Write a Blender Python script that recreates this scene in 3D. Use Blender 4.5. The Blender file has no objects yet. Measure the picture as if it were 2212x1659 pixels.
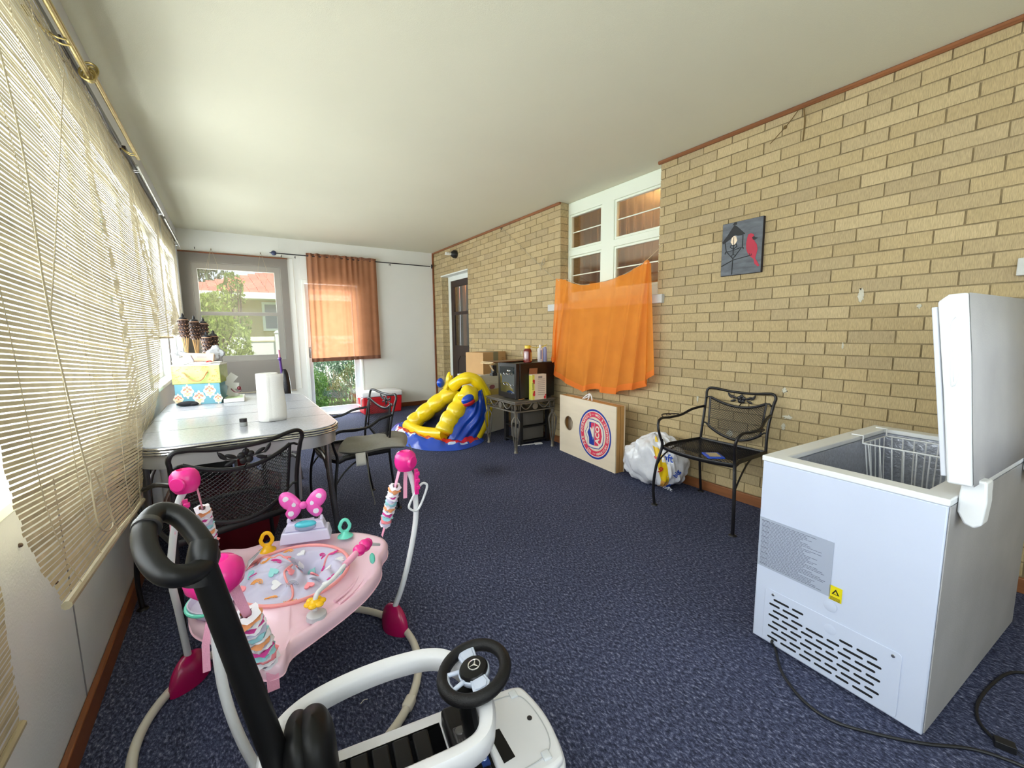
import bpy, bmesh, math, random
from mathutils import Vector, Matrix, Euler
random.seed(7)
S = bpy.context.scene
COL = S.collection
PI = math.pi

# ------------------------------------------------------------------ camera
cam_d = bpy.data.cameras.new('camera')
cam = bpy.data.objects.new('camera', cam_d)
COL.objects.link(cam)
S.camera = cam
cam_d.sensor_width = 36.0
cam_d.lens = 914.87 / 2212 * 36.0
cam_d.clip_start = 0.02
yaw, pitch, roll = .584518, .12084, -.0099077
cy, sy, cp, sp = math.cos(yaw), math.sin(yaw), math.cos(pitch), math.sin(pitch)
fwd = Vector((sy*cp, cy*cp, -sp)); rgt = Vector((cy, -sy, 0)); upv = rgt.cross(fwd)
c_, s_ = math.cos(roll), math.sin(roll)
r2 = c_*rgt + s_*upv; u2 = -s_*rgt + c_*upv
cam.matrix_world = Matrix(((r2.x, u2.x, -fwd.x, 0), (r2.y, u2.y, -fwd.y, 0), (r2.z, u2.z, -fwd.z, 1.28), (0, 0, 0, 1)))

# ------------------------------------------------------------------ world, sun, daylight at the windows
W_ = bpy.data.worlds.new('sky'); S.world = W_
W_.use_nodes = True
nt = W_.node_tree
bg = nt.nodes['Background']
bg.inputs[0].default_value = (0.80, 0.90, 1.0, 1)
bg.inputs[1].default_value = 2.0
sun_d = bpy.data.lights.new('sun', 'SUN'); sun_d.energy = 11; sun_d.angle = 0.01
sun_d.color = (1.0, .95, .85)
sun = bpy.data.objects.new('sun', sun_d); COL.objects.link(sun)
sun.rotation_euler = (math.radians(38), 0, math.radians(40))   # high sun from behind the house
def area(name, loc, rot, sx, sy_, power, col):
    d = bpy.data.lights.new(name, 'AREA'); d.shape = 'RECTANGLE'; d.size = sx; d.size_y = sy_
    d.energy = power; d.color = col
    o = bpy.data.objects.new(name, d); COL.objects.link(o); o.location = loc; o.rotation_euler = rot
    return o
# skylight falling through the window band of the left wall and the window behind the camera
DAY = (.90, .94, 1.0)
area('window_daylight', (-.80, 3.0, 1.50), (0, -PI/2, 0), 1.5, 8.6, 700, DAY)
area('window_daylight', (1.0, -1.62, 1.6), (PI/2, 0, 0), 1.7, 1.1, 12, DAY)
area('door_daylight', (1.4, 7.62, 1.15), (-PI/2, 0, 0), .62, 1.9, 48, (.92, .96, 1))
area('far_window_daylight', (.16, 7.60, 1.95), (-PI/2, 0, 0), .9, .5, 12, (1, .97, .9))
S.view_settings.view_transform = 'Standard'
S.view_settings.look = 'None'
S.view_settings.exposure = 0.40
S.view_settings.gamma = 1.0
S.view_settings.use_curve_mapping = False
S.cycles.max_bounces = 10
S.cycles.diffuse_bounces = 6
S.cycles.transparent_max_bounces = 24
S.cycles.transmission_bounces = 8
S.cycles.caustics_reflective = False
S.cycles.caustics_refractive = False
S.cycles.sample_clamp_indirect = 6

# ------------------------------------------------------------------ materials
def lin(c):
    out = []
    for v in c[:3]:
        v = v/255.0 if max(c[:3]) > 1.001 else v
        out.append(v/12.92 if v <= .04045 else ((v+.055)/1.055)**2.4)
    return (*out, 1)
MATS = {}
def mat(name, col, rough=.6, metal=0.0, var=0.0, vscale=8.0, bump=0.0, bscale=60.0, spec=.5, trans=0.0, coat=0.0, sub=0.0, col2=None, stretch=(1,1,1)):
    """procedural principled material: noise-mottled colour, fine noise bump, optional translucency"""
    if name in MATS: return MATS[name]
    m = bpy.data.materials.new(name); m.use_nodes = True
    n = m.node_tree; b = n.nodes['Principled BSDF']; out = n.nodes['Material Output']
    c = lin(col)
    b.inputs['Base Color'].default_value = c
    b.inputs['Roughness'].default_value = rough
    b.inputs['Metallic'].default_value = metal
    b.inputs['Specular IOR Level'].default_value = spec
    b.inputs['Coat Weight'].default_value = coat
    tc = n.nodes.new('ShaderNodeTexCoord'); mp = n.nodes.new('ShaderNodeMapping')
    mp.inputs['Scale'].default_value = stretch
    n.links.new(tc.outputs['Object'], mp.inputs[0])
    if var > 0 or col2:
        no = n.nodes.new('ShaderNodeTexNoise'); no.inputs['Scale'].default_value = vscale; no.inputs['Detail'].default_value = 6
        n.links.new(mp.outputs[0], no.inputs['Vector'])
        rp = n.nodes.new('ShaderNodeValToRGB')
        if col2: d = lin(col2); a = c
        else:
            a = tuple(x*(1-var) for x in c[:3]) + (1,); d = tuple(min(1, x*(1+var)) for x in c[:3]) + (1,)
        rp.color_ramp.elements[0].position = .32; rp.color_ramp.elements[1].position = .68
        rp.color_ramp.elements[0].color = a; rp.color_ramp.elements[1].color = d
        n.links.new(no.outputs[0], rp.inputs[0]); n.links.new(rp.outputs[0], b.inputs['Base Color'])
    if bump > 0:
        nb = n.nodes.new('ShaderNodeTexNoise'); nb.inputs['Scale'].default_value = bscale; nb.inputs['Detail'].default_value = 4
        bp = n.nodes.new('ShaderNodeBump'); bp.inputs['Strength'].default_value = bump; bp.inputs['Distance'].default_value = .004
        n.links.new(mp.outputs[0], nb.inputs['Vector']); n.links.new(nb.outputs[0], bp.inputs['Height']); n.links.new(bp.outputs[0], b.inputs['Normal'])
    if trans > 0:
        tr = n.nodes.new('ShaderNodeBsdfTranslucent'); mx = n.nodes.new('ShaderNodeMixShader'); mx.inputs[0].default_value = trans
        src = b.inputs['Base Color']
        tr.inputs[0].default_value = c
        if src.is_linked: n.links.new(src.links[0].from_socket, tr.inputs[0])
        n.links.new(b.outputs[0], mx.inputs[1]); n.links.new(tr.outputs[0], mx.inputs[2]); n.links.new(mx.outputs[0], out.inputs[0])
    MATS[name] = m
    return m
def mat_glass(name, tint=(1, 1, 1), gloss=.10, rough=.02):
    if name in MATS: return MATS[name]
    m = bpy.data.materials.new(name); m.use_nodes = True; n = m.node_tree
    n.nodes.remove(n.nodes['Principled BSDF']); out = n.nodes['Material Output']
    t = n.nodes.new('ShaderNodeBsdfTransparent'); t.inputs[0].default_value = (*tint, 1)
    g = n.nodes.new('ShaderNodeBsdfGlossy'); g.inputs['Roughness'].default_value = rough
    mx = n.nodes.new('ShaderNodeMixShader'); mx.inputs[0].default_value = gloss
    n.links.new(t.outputs[0], mx.inputs[1]); n.links.new(g.outputs[0], mx.inputs[2]); n.links.new(mx.outputs[0], out.inputs[0])
    MATS[name] = m; return m
def mat_sheer(name, col, alpha=.8, trans=.55, weave=900.0):
    """thin cloth: part of the light passes straight through the weave, part is scattered"""
    if name in MATS: return MATS[name]
    m = mat(name, col, rough=.9, var=.07, vscale=6, trans=trans, spec=.1)
    n = m.node_tree; out = n.nodes['Material Output']; src = out.inputs[0].links[0].from_socket
    t = n.nodes.new('ShaderNodeBsdfTransparent'); mx = n.nodes.new('ShaderNodeMixShader'); mx.inputs[0].default_value = alpha
    n.links.new(t.outputs[0], mx.inputs[1]); n.links.new(src, mx.inputs[2]); n.links.new(mx.outputs[0], out.inputs[0])
    return m
def mat_island(name, cols, rough=.85, bump=.0, bscale=200, stretch=(1, 1, 1), trans=0.0, nvar=.25):
    """every loose piece of the mesh (a brick, a slat, a leaf) gets its own shade of the ramp"""
    if name in MATS: return MATS[name]
    m = bpy.data.materials.new(name); m.use_nodes = True; n = m.node_tree; b = n.nodes['Principled BSDF']; out = n.nodes['Material Output']
    b.inputs['Roughness'].default_value = rough; b.inputs['Specular IOR Level'].default_value = .2
    g = n.nodes.new('ShaderNodeNewGeometry'); rp = n.nodes.new('ShaderNodeValToRGB')
    el = rp.color_ramp.elements
    while len(el) < len(cols): el.new(.5)
    for i, c in enumerate(cols): el[i].position = i/(len(cols)-1); el[i].color = lin(c)
    n.links.new(g.outputs['Random Per Island'], rp.inputs[0])
    tc = n.nodes.new('ShaderNodeTexCoord'); mp = n.nodes.new('ShaderNodeMapping'); mp.inputs['Scale'].default_value = stretch
    n.links.new(tc.outputs['Object'], mp.inputs[0])
    no = n.nodes.new('ShaderNodeTexNoise'); no.inputs['Scale'].default_value = bscale; no.inputs['Detail'].default_value = 5
    n.links.new(mp.outputs[0], no.inputs['Vector'])
    mr = n.nodes.new('ShaderNodeMapRange'); mr.inputs[1].default_value = .3; mr.inputs[2].default_value = .7
    mr.inputs[3].default_value = 1-nvar; mr.inputs[4].default_value = 1+nvar*.6
    n.links.new(no.outputs[0], mr.inputs[0])
    mu = n.nodes.new('ShaderNodeMixRGB'); mu.blend_type = 'MULTIPLY'; mu.inputs[0].default_value = 1
    n.links.new(rp.outputs[0], mu.inputs[1]); n.links.new(mr.outputs[0], mu.inputs[2]); n.links.new(mu.outputs[0], b.inputs['Base Color'])
    if bump > 0:
        bp = n.nodes.new('ShaderNodeBump'); bp.inputs['Strength'].default_value = bump; bp.inputs['Distance'].default_value = .003
        n.links.new(no.outputs[0], bp.inputs['Height']); n.links.new(bp.outputs[0], b.inputs['Normal'])
    if trans > 0:
        tr = n.nodes.new('ShaderNodeBsdfTranslucent'); mx = n.nodes.new('ShaderNodeMixShader'); mx.inputs[0].default_value = trans
        n.links.new(mu.outputs[0], tr.inputs[0]); n.links.new(b.outputs[0], mx.inputs[1]); n.links.new(tr.outputs[0], mx.inputs[2]); n.links.new(mx.outputs[0], out.inputs[0])
    MATS[name] = m; return m

# ------------------------------------------------------------------ mesh building
def V(*a): return Vector(a)
def catmull(pts, n=6, closed=False):
    P = [Vector(p) for p in pts]; N = len(P); out = []
    rng = range(N if closed else N-1)
    for i in rng:
        if closed: p0, p1, p2, p3 = P[(i-1) % N], P[i], P[(i+1) % N], P[(i+2) % N]
        else: p0, p1, p2, p3 = P[max(i-1, 0)], P[i], P[i+1], P[min(i+2, N-1)]
        for k in range(n):
            t = k/n
            out.append(.5*((2*p1)+(-p0+p2)*t+(2*p0-5*p1+4*p2-p3)*t*t+(-p0+3*p1-3*p2+p3)*t**3))
    if not closed: out.append(P[-1])
    return out
class MB:
    def __init__(s): s.bm = bmesh.new(); s.mi = 0
    def _f(s, vs):
        try:
            f = s.bm.faces.new(vs); f.material_index = s.mi; f.smooth = True; return f
        except ValueError: return None
    def box(s, c, d, rot=None, taper=None):
        """box centre c, size d, optional 3x3/Euler rotation, taper=(sx,sy) at the top"""
        c = Vector(c); R = rot.to_matrix() if isinstance(rot, Euler) else (rot if rot is not None else Matrix.Identity(3))
        vs = []
        for z in (-1, 1):
            tx, ty = taper if (taper and z > 0) else (1, 1)
            for x, y in ((-1, -1), (1, -1), (1, 1), (-1, 1)):
                vs.append(s.bm.verts.new(c + R @ Vector((x*d[0]/2*tx, y*d[1]/2*ty, z*d[2]/2))))
        for q in ((3, 2, 1, 0), (4, 5, 6, 7), (0, 1, 5, 4), (1, 2, 6, 5), (2, 3, 7, 6), (3, 0, 4, 7)): s._f([vs[i] for i in q])
        return s
    def frame_ring(s, P, x0, x1, y0, y1, t, z0, z1):
        """seamless rectangular tube of wall thickness t; P maps local x,y,z to the world"""
        L = []
        for (a, z) in ((0, z0), (0, z1), (t, z1), (t, z0)):
            L.append([s.bm.verts.new(P(*q)) for q in ((x0+a, y0+a, z), (x1-a, y0+a, z), (x1-a, y1-a, z), (x0+a, y1-a, z))])
        for k in range(4):
            A, B = L[k], L[(k+1) % 4]
            for i in range(4): s._f([A[i], A[(i+1) % 4], B[(i+1) % 4], B[i]])
        return s
    def bx(s, x0, x1, y0, y1, z0, z1):
        s.k = (getattr(s, 'k', 0)+1) % 12; e = s.k*6e-5      # keeps touching bars from sharing a face plane
        return s.box(((x0+x1)/2, (y0+y1)/2, (z0+z1)/2), (abs(x1-x0)-e, abs(y1-y0)-e, abs(z1-z0)-e))
    def rbox(s, c, d, r=.01, n=3, rot=None, top_only=False):
        """box with rounded vertical edges and softly rounded top and bottom rims"""
        c = Vector(c); R = rot.to_matrix() if isinstance(rot, Euler) else (rot if rot is not None else Matrix.Identity(3))
        hx, hy, hz = d[0]/2, d[1]/2, d[2]/2; r = min(r, hx*.999, hy*.999, hz*.999)
        def ring(ins, z):
            rr = max(r-ins, r*.02); out = []
            for (qx, qy, a0) in ((1, 1, 0), (-1, 1, 90), (-1, -1, 180), (1, -1, 270)):
                for k in range(n+1):
                    a = math.radians(a0+90*k/n)
                    out.append(s.bm.verts.new(c + R @ Vector((qx*(hx-r)+rr*math.cos(a), qy*(hy-r)+rr*math.sin(a), z))))
            return out
        rings = []
        for k in range(n+1):
            a = math.pi/2*(k/n); rings.append(ring(0 if top_only else r*(1-math.sin(a)), -hz + (0 if top_only else r*(1-math.cos(a)))))
            if top_only: break
        for k in range(n+1):
            a = math.pi/2*(1-k/n); rings.append(ring(r*(1-math.sin(a)), hz - r*(1-math.cos(a))))
        for a, b in zip(rings, rings[1:]):
            m = len(a)
            for i in range(m): s._f([a[i], a[(i+1) % m], b[(i+1) % m], b[i]])
        s._f(rings[0][::-1]); s._f(rings[-1]); return s
    def tube(s, pts, r, n=8, smooth=0, closed=False, flat=None, caps=True, up=None):
        """tube along pts; r number, list or function of 0..1; flat=(a,b) scales the two cross axes"""
        P = [Vector(p) for p in pts]
        if smooth: P = catmull(P, smooth, closed)
        N = len(P)
        def tan(i):
            if closed: t = P[(i+1) % N]-P[(i-1) % N]
            else: t = P[min(i+1, N-1)]-P[max(i-1, 0)]
            return t.normalized() if t.length > 1e-9 else Vector((0, 0, 1))
        t0 = tan(0); ref = Vector(up) if up else (Vector((0, 0, 1)) if abs(t0.z) < .9 else Vector((1, 0, 0)))
        nrm = (ref - t0*ref.dot(t0)).normalized(); rings = []
        fa, fb = flat or (1, 1)
        for i in range(N):
            t = tan(i); nrm = (nrm - t*nrm.dot(t)); nrm = nrm.normalized() if nrm.length > 1e-6 else Vector((1, 0, 0)); bi = t.cross(nrm)
            u = i/max(N-1, 1)
            rr = r(u) if callable(r) else (r[min(int(u*(len(r)-1)+.5), len(r)-1)] if isinstance(r, (list, tuple)) else r)
            rings.append([s.bm.verts.new(P[i] + nrm*(rr*fa*math.cos(2*PI*k/n+PI/n)) + bi*(rr*fb*math.sin(2*PI*k/n+PI/n))) for k in range(n)])
        for i in range(N if closed else N-1):
            a, b = rings[i], rings[(i+1) % N]
            for k in range(n): s._f([a[k], a[(k+1) % n], b[(k+1) % n], b[k]])
        if caps and not closed: s._f(rings[0][::-1]); s._f(rings[-1])
        return s
    def cyl(s, a, b, r, r2=None, n=16): return s.tube([a, b], (lambda u: r + ((r2 if r2 is not None else r)-r)*u), n)
    def lathe(s, prof, c=(0, 0, 0), axis=(0, 0, 1), n=24, sx=1, sy=1, a0=0, a1=2*PI, wob=0):
        ax = Vector(axis).normalized(); ref = Vector((1, 0, 0)) if abs(ax.x) < .9 else Vector((0, 1, 0))
        u = (ref-ax*ref.dot(ax)).normalized(); v = ax.cross(u); c = Vector(c); full = abs(a1-a0-2*PI) < 1e-6
        m = n if full else n+1; rings = []
        for (r, h) in prof:
            rings.append([s.bm.verts.new(c+ax*h+u*(r*sx*(1+wob*math.sin(5*a0+7*k+3*h*20))*math.cos(a0+(a1-a0)*k/n))+v*(r*sy*math.sin(a0+(a1-a0)*k/n))) for k in range(m)])
        for a, b in zip(rings, rings[1:]):
            for k in range(n):
                s._f([a[k], a[(k+1) % m], b[(k+1) % m], b[k]])
        if full:
            if prof[0][0] > 1e-5: s._f(rings[0][::-1])
            if prof[-1][0] > 1e-5: s._f(rings[-1])
        return s
    def ball(s, c, r, n=16, m=10, sc=(1, 1, 1), rot=None):
        R = rot.to_matrix() if isinstance(rot, Euler) else (rot if rot is not None else Matrix.Identity(3)); c = Vector(c); rings = []
        top = s.bm.verts.new(c+R@Vector((0, 0, r*sc[2]))); bot = s.bm.verts.new(c+R@Vector((0, 0, -r*sc[2])))
        for i in range(1, m):
            a = PI*i/m
            rings.append([s.bm.verts.new(c+R@Vector((r*sc[0]*math.sin(a)*math.cos(2*PI*k/n), r*sc[1]*math.sin(a)*math.sin(2*PI*k/n), r*sc[2]*math.cos(a)))) for k in range(n)])
        for k in range(n):
            s._f([top, rings[0][k], rings[0][(k+1) % n]]); s._f([bot, rings[-1][(k+1) % n], rings[-1][k]])
        for a, b in zip(rings, rings[1:]):
            for k in range(n): s._f([a[k], b[k], b[(k+1) % n], a[(k+1) % n]])
        return s
    def grid(s, fn, nu, nv, cu=False):
        """surface fn(u,v) 0..1"""
        g = [[s.bm.verts.new(Vector(fn(i/nu, j/nv))) for j in range(nv+1)] for i in range(nu if cu else nu+1)]
        for i in range(nu):
            for j in range(nv):
                a, b = g[i], g[(i+1) % len(g)]
                s._f([a[j], b[j], b[j+1], a[j+1]])
        return s
    def prism(s, pts, o, ux, uy, th):
        """flat outline pts (2D) in the plane o+ux*x+uy*y, extruded by th along ux x uy"""
        o, ux, uy = Vector(o), Vector(ux), Vector(uy); nz = ux.cross(uy).normalized()
        a = [s.bm.verts.new(o+ux*p[0]+uy*p[1]) for p in pts]; b = [s.bm.verts.new(o+ux*p[0]+uy*p[1]+nz*th) for p in pts]
        m = len(pts)
        fs = [s._f(a[::-1]), s._f(b)]
        for i in range(m): s._f([a[i], a[(i+1) % m], b[(i+1) % m], b[i]])
        return s
    def quad(s, a, b, c, d): s._f([s.bm.verts.new(Vector(p)) for p in (a, b, c, d)]); return s
    def build(s, name, mats, parent=None, bevel=0, sub=0, solid=0, sharp=38, xf=None, segs=2):
        bm = s.bm
        bmesh.ops.recalc_face_normals(bm, faces=bm.faces)
        if xf is not None: bmesh.ops.transform(bm, matrix=xf, verts=bm.verts)
        if parent is not None and parent.get('_world'):
            bmesh.ops.transform(bm, matrix=parent.matrix_basis.inverted(), verts=bm.verts)
        sa = math.radians(sharp)
        for e in bm.edges:
            if len(e.link_faces) == 2 and e.calc_face_angle(0) > sa: e.smooth = False
        me = bpy.data.meshes.new(name); bm.to_mesh(me); bm.free()
        for m in (mats if isinstance(mats, (list, tuple)) else [mats]): me.materials.append(m)
        o = bpy.data.objects.new(name, me); COL.objects.link(o)
        if parent is not None: o.parent = parent
        if parent is not None and parent.get('_world') and parent.type == 'MESH': pass
        if solid: q = o.modifiers.new('solid', 'SOLIDIFY'); q.thickness = solid; q.offset = 0
        if bevel: q = o.modifiers.new('bevel', 'BEVEL'); q.width = bevel; q.segments = segs; q.limit_method = 'ANGLE'; q.angle_limit = math.radians(40)
        if sub: q = o.modifiers.new('sub', 'SUBSURF'); q.levels = sub; q.render_levels = sub
        return o
def thing(name, label, cat, loc=(0, 0, 0), rz=0, group=None, local=False):
    o = bpy.data.objects.new(name, None); COL.objects.link(o); o.empty_display_size = .05
    o.matrix_basis = Matrix.Translation(Vector(loc)) @ Matrix.Rotation(rz, 4, 'Z')
    o['label'] = label; o['category'] = cat
    if group: o['group'] = group
    if not local: o['_world'] = 1
    return o
def tag(o, label, cat, group=None):
    o['label'] = label; o['category'] = cat
    if group: o['group'] = group
    return o
def struct(o, label=None):
    o['kind'] = 'structure'
    if label: o['label'] = label
    return o
def subpart(name, mb, m, parent, **k):
    """child of a part; parts of world-built things sit at their thing's origin, so the part's thing gives the frame"""
    top = parent.parent if parent.parent is not None else parent
    if top.get('_world'): k['xf'] = top.matrix_basis.inverted()
    return mb.build(name, m, parent, **k)
def copy_tree(o, parent=None):
    c = o.copy(); COL.objects.link(c); c.parent = parent
    for ch in [q for q in bpy.data.objects if q.parent == o]: copy_tree(ch, c)
    return c
FONTTXT = {}
def text_mb(mb, txt, o, ux, uy, h, th=.0006, bold=.0, align='CENTER'):
    """lettering as real raised mesh: built from a font curve, moved into the frame o, ux (reading), uy (up)"""
    cu = bpy.data.curves.new('lettering', 'FONT'); cu.body = txt; cu.size = h; cu.extrude = th/2; cu.align_x = align; cu.align_y = 'CENTER'; cu.offset = bold; cu.resolution_u = 2
    ob = bpy.data.objects.new('lettering', cu); dg = bpy.context.evaluated_depsgraph_get(); COL.objects.link(ob)
    dg.update(); me = bpy.data.meshes.new_from_object(ob.evaluated_get(dg))
    ux, uy = Vector(ux).normalized(), Vector(uy).normalized(); nz = ux.cross(uy)
    M4 = Matrix(((ux.x, uy.x, nz.x, o[0]), (ux.y, uy.y, nz.y, o[1]), (ux.z, uy.z, nz.z, o[2]), (0, 0, 0, 1)))
    me.transform(M4); k0 = len(mb.bm.faces)
    mb.bm.from_mesh(me); mb.bm.faces.ensure_lookup_table()
    for f in mb.bm.faces[k0:]: f.material_index = mb.mi
    bpy.data.objects.remove(ob); bpy.data.curves.remove(cu); bpy.data.meshes.remove(me)
    return mb
# ------------------------------------------------------------------ the room
XL, XR, YF, YN, H = -.49, 3.126, 7.23, -1.5, 2.69
M_white = mat('painted_plaster', (222, 222, 216), rough=.75, var=.02, vscale=1.5, bump=.15, bscale=250)
M_lwall = mat('painted_panel', (205, 207, 212), rough=.7, var=.04, vscale=2.5, bump=.2, bscale=120)
M_ceil = mat('ceiling_paint', (214, 211, 190), rough=.9, var=.015, vscale=1.2, bump=.25, bscale=350)
M_frame = mat('white_window_paint', (232, 236, 230), rough=.4, var=.02)
M_wood = mat('stained_wood_trim', (118, 66, 34), rough=.45, var=.35, vscale=6, stretch=(1, .2, 1))
M_orangewood = mat('reddish_wood_trim', (134, 84, 50), rough=.45, var=.2, vscale=7, stretch=(6, .3, 6))
M_glass = mat_glass('window_glass', (.97, .99, .98), .06)
def carpet():
    m = bpy.data.materials.new('navy_carpet'); m.use_nodes = True; n = m.node_tree; b = n.nodes['Principled BSDF']
    b.inputs['Roughness'].default_value = .95; b.inputs['Specular IOR Level'].default_value = .15
    tc = n.nodes.new('ShaderNodeTexCoord'); mp = n.nodes.new('ShaderNodeMapping'); n.links.new(tc.outputs['Object'], mp.inputs[0])
    mp.inputs['Rotation'].default_value = (0, 0, .6); mp.inputs['Scale'].default_value = (1, .55, 1)
    a = n.nodes.new('ShaderNodeTexNoise'); a.inputs['Scale'].default_value = 110; a.inputs['Detail'].default_value = 8; a.inputs['Roughness'].default_value = .75
    n.links.new(mp.outputs[0], a.inputs['Vector'])
    r = n.nodes.new('ShaderNodeValToRGB'); e = r.color_ramp.elements
    e[0].position = .36; e[0].color = lin((31, 34, 48)); e[1].position = .70; e[1].color = lin((166, 168, 188))
    q = e.new(.48); q.color = lin((55, 59, 82)); q = e.new(.56); q.color = lin((84, 89, 116))
    n.links.new(a.outputs[0], r.inputs[0])
    l = n.nodes.new('ShaderNodeTexNoise'); l.inputs['Scale'].default_value = 1.6; l.inputs['Detail'].default_value = 5; n.links.new(tc.outputs['Object'], l.inputs['Vector'])
    mr = n.nodes.new('ShaderNodeMapRange'); mr.inputs[1].default_value = .3; mr.inputs[2].default_value = .7; mr.inputs[3].default_value = .88; mr.inputs[4].default_value = 1.1
    n.links.new(l.outputs[0], mr.inputs[0])
    # a worn dark stain in the middle of the floor
    vd = n.nodes.new('ShaderNodeVectorMath'); vd.operation = 'DISTANCE'; vd.inputs[1].default_value = (1.95, 3.3, 0); n.links.new(tc.outputs['Object'], vd.inputs[0])
    ms = n.nodes.new('ShaderNodeMapRange'); ms.inputs[1].default_value = .02; ms.inputs[2].default_value = .22; ms.inputs[3].default_value = .55; ms.inputs[4].default_value = 1
    n.links.new(vd.outputs['Value'], ms.inputs[0])
    mm = n.nodes.new('ShaderNodeMath'); mm.operation = 'MULTIPLY'; n.links.new(mr.outputs[0], mm.inputs[0]); n.links.new(ms.outputs[0], mm.inputs[1])
    mu = n.nodes.new('ShaderNodeMixRGB'); mu.blend_type = 'MULTIPLY'; mu.inputs[0].default_value = 1
    n.links.new(r.outputs[0], mu.inputs[1]); n.links.new(mm.outputs[0], mu.inputs[2]); n.links.new(mu.outputs[0], b.inputs['Base Color'])
    bp = n.nodes.new('ShaderNodeBump'); bp.inputs['Strength'].default_value = .6; bp.inputs['Distance'].default_value = .004
    n.links.new(a.outputs[0], bp.inputs['Height']); n.links.new(bp.outputs[0], b.inputs['Normal'])
    return m
struct(MB().bx(XL-.3, XR+.3, YN-.3, YF+.3, -.12, 0).build('floor', carpet()))
struct(MB().bx(XL-.45, XR+1.9, YN-.3, YF+.45, H, H+.15).build('ceiling', M_ceil))
def wall_grid(us, vs, hole, fn):
    """slab cells between cuts us (length) and vs (height) except where hole(u,v)"""
    mb = MB()
    for a, b in zip(us, us[1:]):
        for c, d in zip(vs, vs[1:]):
            if not hole((a+b)/2, (c+d)/2): fn(mb, a, b, c, d)
    return mb
# left wall with its band of windows
LW = ((-.85, 1.14), (1.32, 2.80), (2.92, 3.88), (4.04, 5.20), (5.36, 6.66))
ZS, ZT = .90, 2.22
cuts = [YN] + [c for w in LW for c in w] + [YF]
struct(wall_grid(cuts, [0, ZS, ZT, H], lambda u, v: ZS < v < ZT and any(a < u < b for a, b in LW),
       lambda mb, a, b, c, d: mb.bx(XL-.14, XL, a, b, c, d)).build('wall_left', M_lwall))
for i, (a, b) in enumerate(LW):
    w = MB(); X0 = XL-.10
    for (y0, y1, z0, z1) in ((a, a+.04, ZS, ZT), (b-.04, b, ZS, ZT), (a, b, ZS, ZS+.05), (a, b, ZT-.05, ZT), (a, b, 1.53, 1.57)): w.bx(X0, X0+.04, y0, y1, z0, z1)
    wo = struct(w.build('window_%d' % (i+1), M_frame, bevel=.004))
    g = MB().bx(X0+.015, X0+.019, a+.04, b-.04, ZS+.05, ZT-.05).build('pane', M_glass, wo)
    MB().bx(XL-.06, XL+.035, a-.03, b+.03, ZS-.03, ZS).build('window_sill', M_frame, wo, bevel=.004)
# panel seam and rust marks low on the left wall
sm = MB()
sm.tube([(XL+.001, 1.85, ZS-.05), (XL+.001, 1.86, .5), (XL+.001, 1.87, .08)], .0022, 5, smooth=4)
sm.tube([(XL+.001, 3.05, ZS-.05), (XL+.001, 3.05, .08)], .0022, 5)
struct(sm.build('trim_9', mat('grey_caulk', (120, 118, 122), var=.2)))
nl = MB()
for (y, z) in ((1.56, .75), (1.75, .55), (2.3, .42)): nl.ball((XL+.002, y, z), .006, 8, 5)
struct(nl.build('trim_10', mat('rusty_metal', (74, 58, 50), rough=.7, var=.3)), 'small rusty nail heads in the white wall')
# far wall: window and door
def far_hole(u, v): return (-.36 < u < .70 and .91 < v < 2.27) or (.97 < u < 1.82 and v < 2.11)
struct(wall_grid([XL, -.36, .70, .97, 1.82, XR+.3], [0, .91, 2.11, 2.27, H], far_hole,
       lambda mb, a, b, c, d: mb.bx(a, b, YF, YF+.14, c, d)).build('wall_far', M_white))
w = MB(); Y0 = YF+.06
for (x0, x1, z0, z1) in ((-.36, -.30, .91, 2.27), (.62, .70, .91, 2.27), (-.36, .70, .91, .99), (-.36, .70, 2.19, 2.27), (-.36, .70, 1.56, 1.61)): w.bx(x0, x1, Y0, Y0+.05, z0, z1)
wf = struct(w.build('window_6', M_frame, bevel=.005))
MB().bx(-.3, .62, Y0+.02, Y0+.024, .99, 2.19).build('pane', M_glass, wf)
d1 = MB(); YD = YF+.05
for (x0, x1, z0, z1) in ((.97, 1.01, 0, 2.11), (1.79, 1.82, 0, 2.11), (.97, 1.82, 2.06, 2.11), (.97, 1.82, 0, .025)): d1.bx(x0, x1, YF-.012, YD+.06, z0, z1)
do1 = struct(d1.build('door_1', M_frame, bevel=.004))
lf = MB()
for (x0, x1, z0, z1) in ((1.01, 1.07, .03, 2.05), (1.70, 1.785, .03, 2.05), (1.01, 1.785, .03, .12), (1.01, 1.785, 1.97, 2.05)): lf.bx(x0, x1, YD, YD+.03, z0, z1)
lfo = lf.build('door_leaf', mat('storm_door_enamel', (226, 232, 240), rough=.3), do1, bevel=.004)
MB().bx(1.07, 1.70, YD+.012, YD+.016, .12, 1.97).build('door_glass', M_glass, do1)
hd = MB(); hd.rbox((1.035, YD-.006, 1.0), (.03, .012, .16), .004); hd.tube([(1.035, YD-.01, 1.05), (1.035, YD-.045, 1.05), (1.035, YD-.045, .95), (1.035, YD-.01, .95)], .006, 8, smooth=3)
hd.build('door_handle', mat('satin_metal', (150, 152, 155), rough=.3, metal=1), do1)
struct(MB().bx(1.0, 1.9, YF-.075, YF-.005, 0, .018).build('trim_8', mat('door_threshold_paint', (216, 222, 235), rough=.35), bevel=.004), 'pale metal door threshold')
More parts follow.
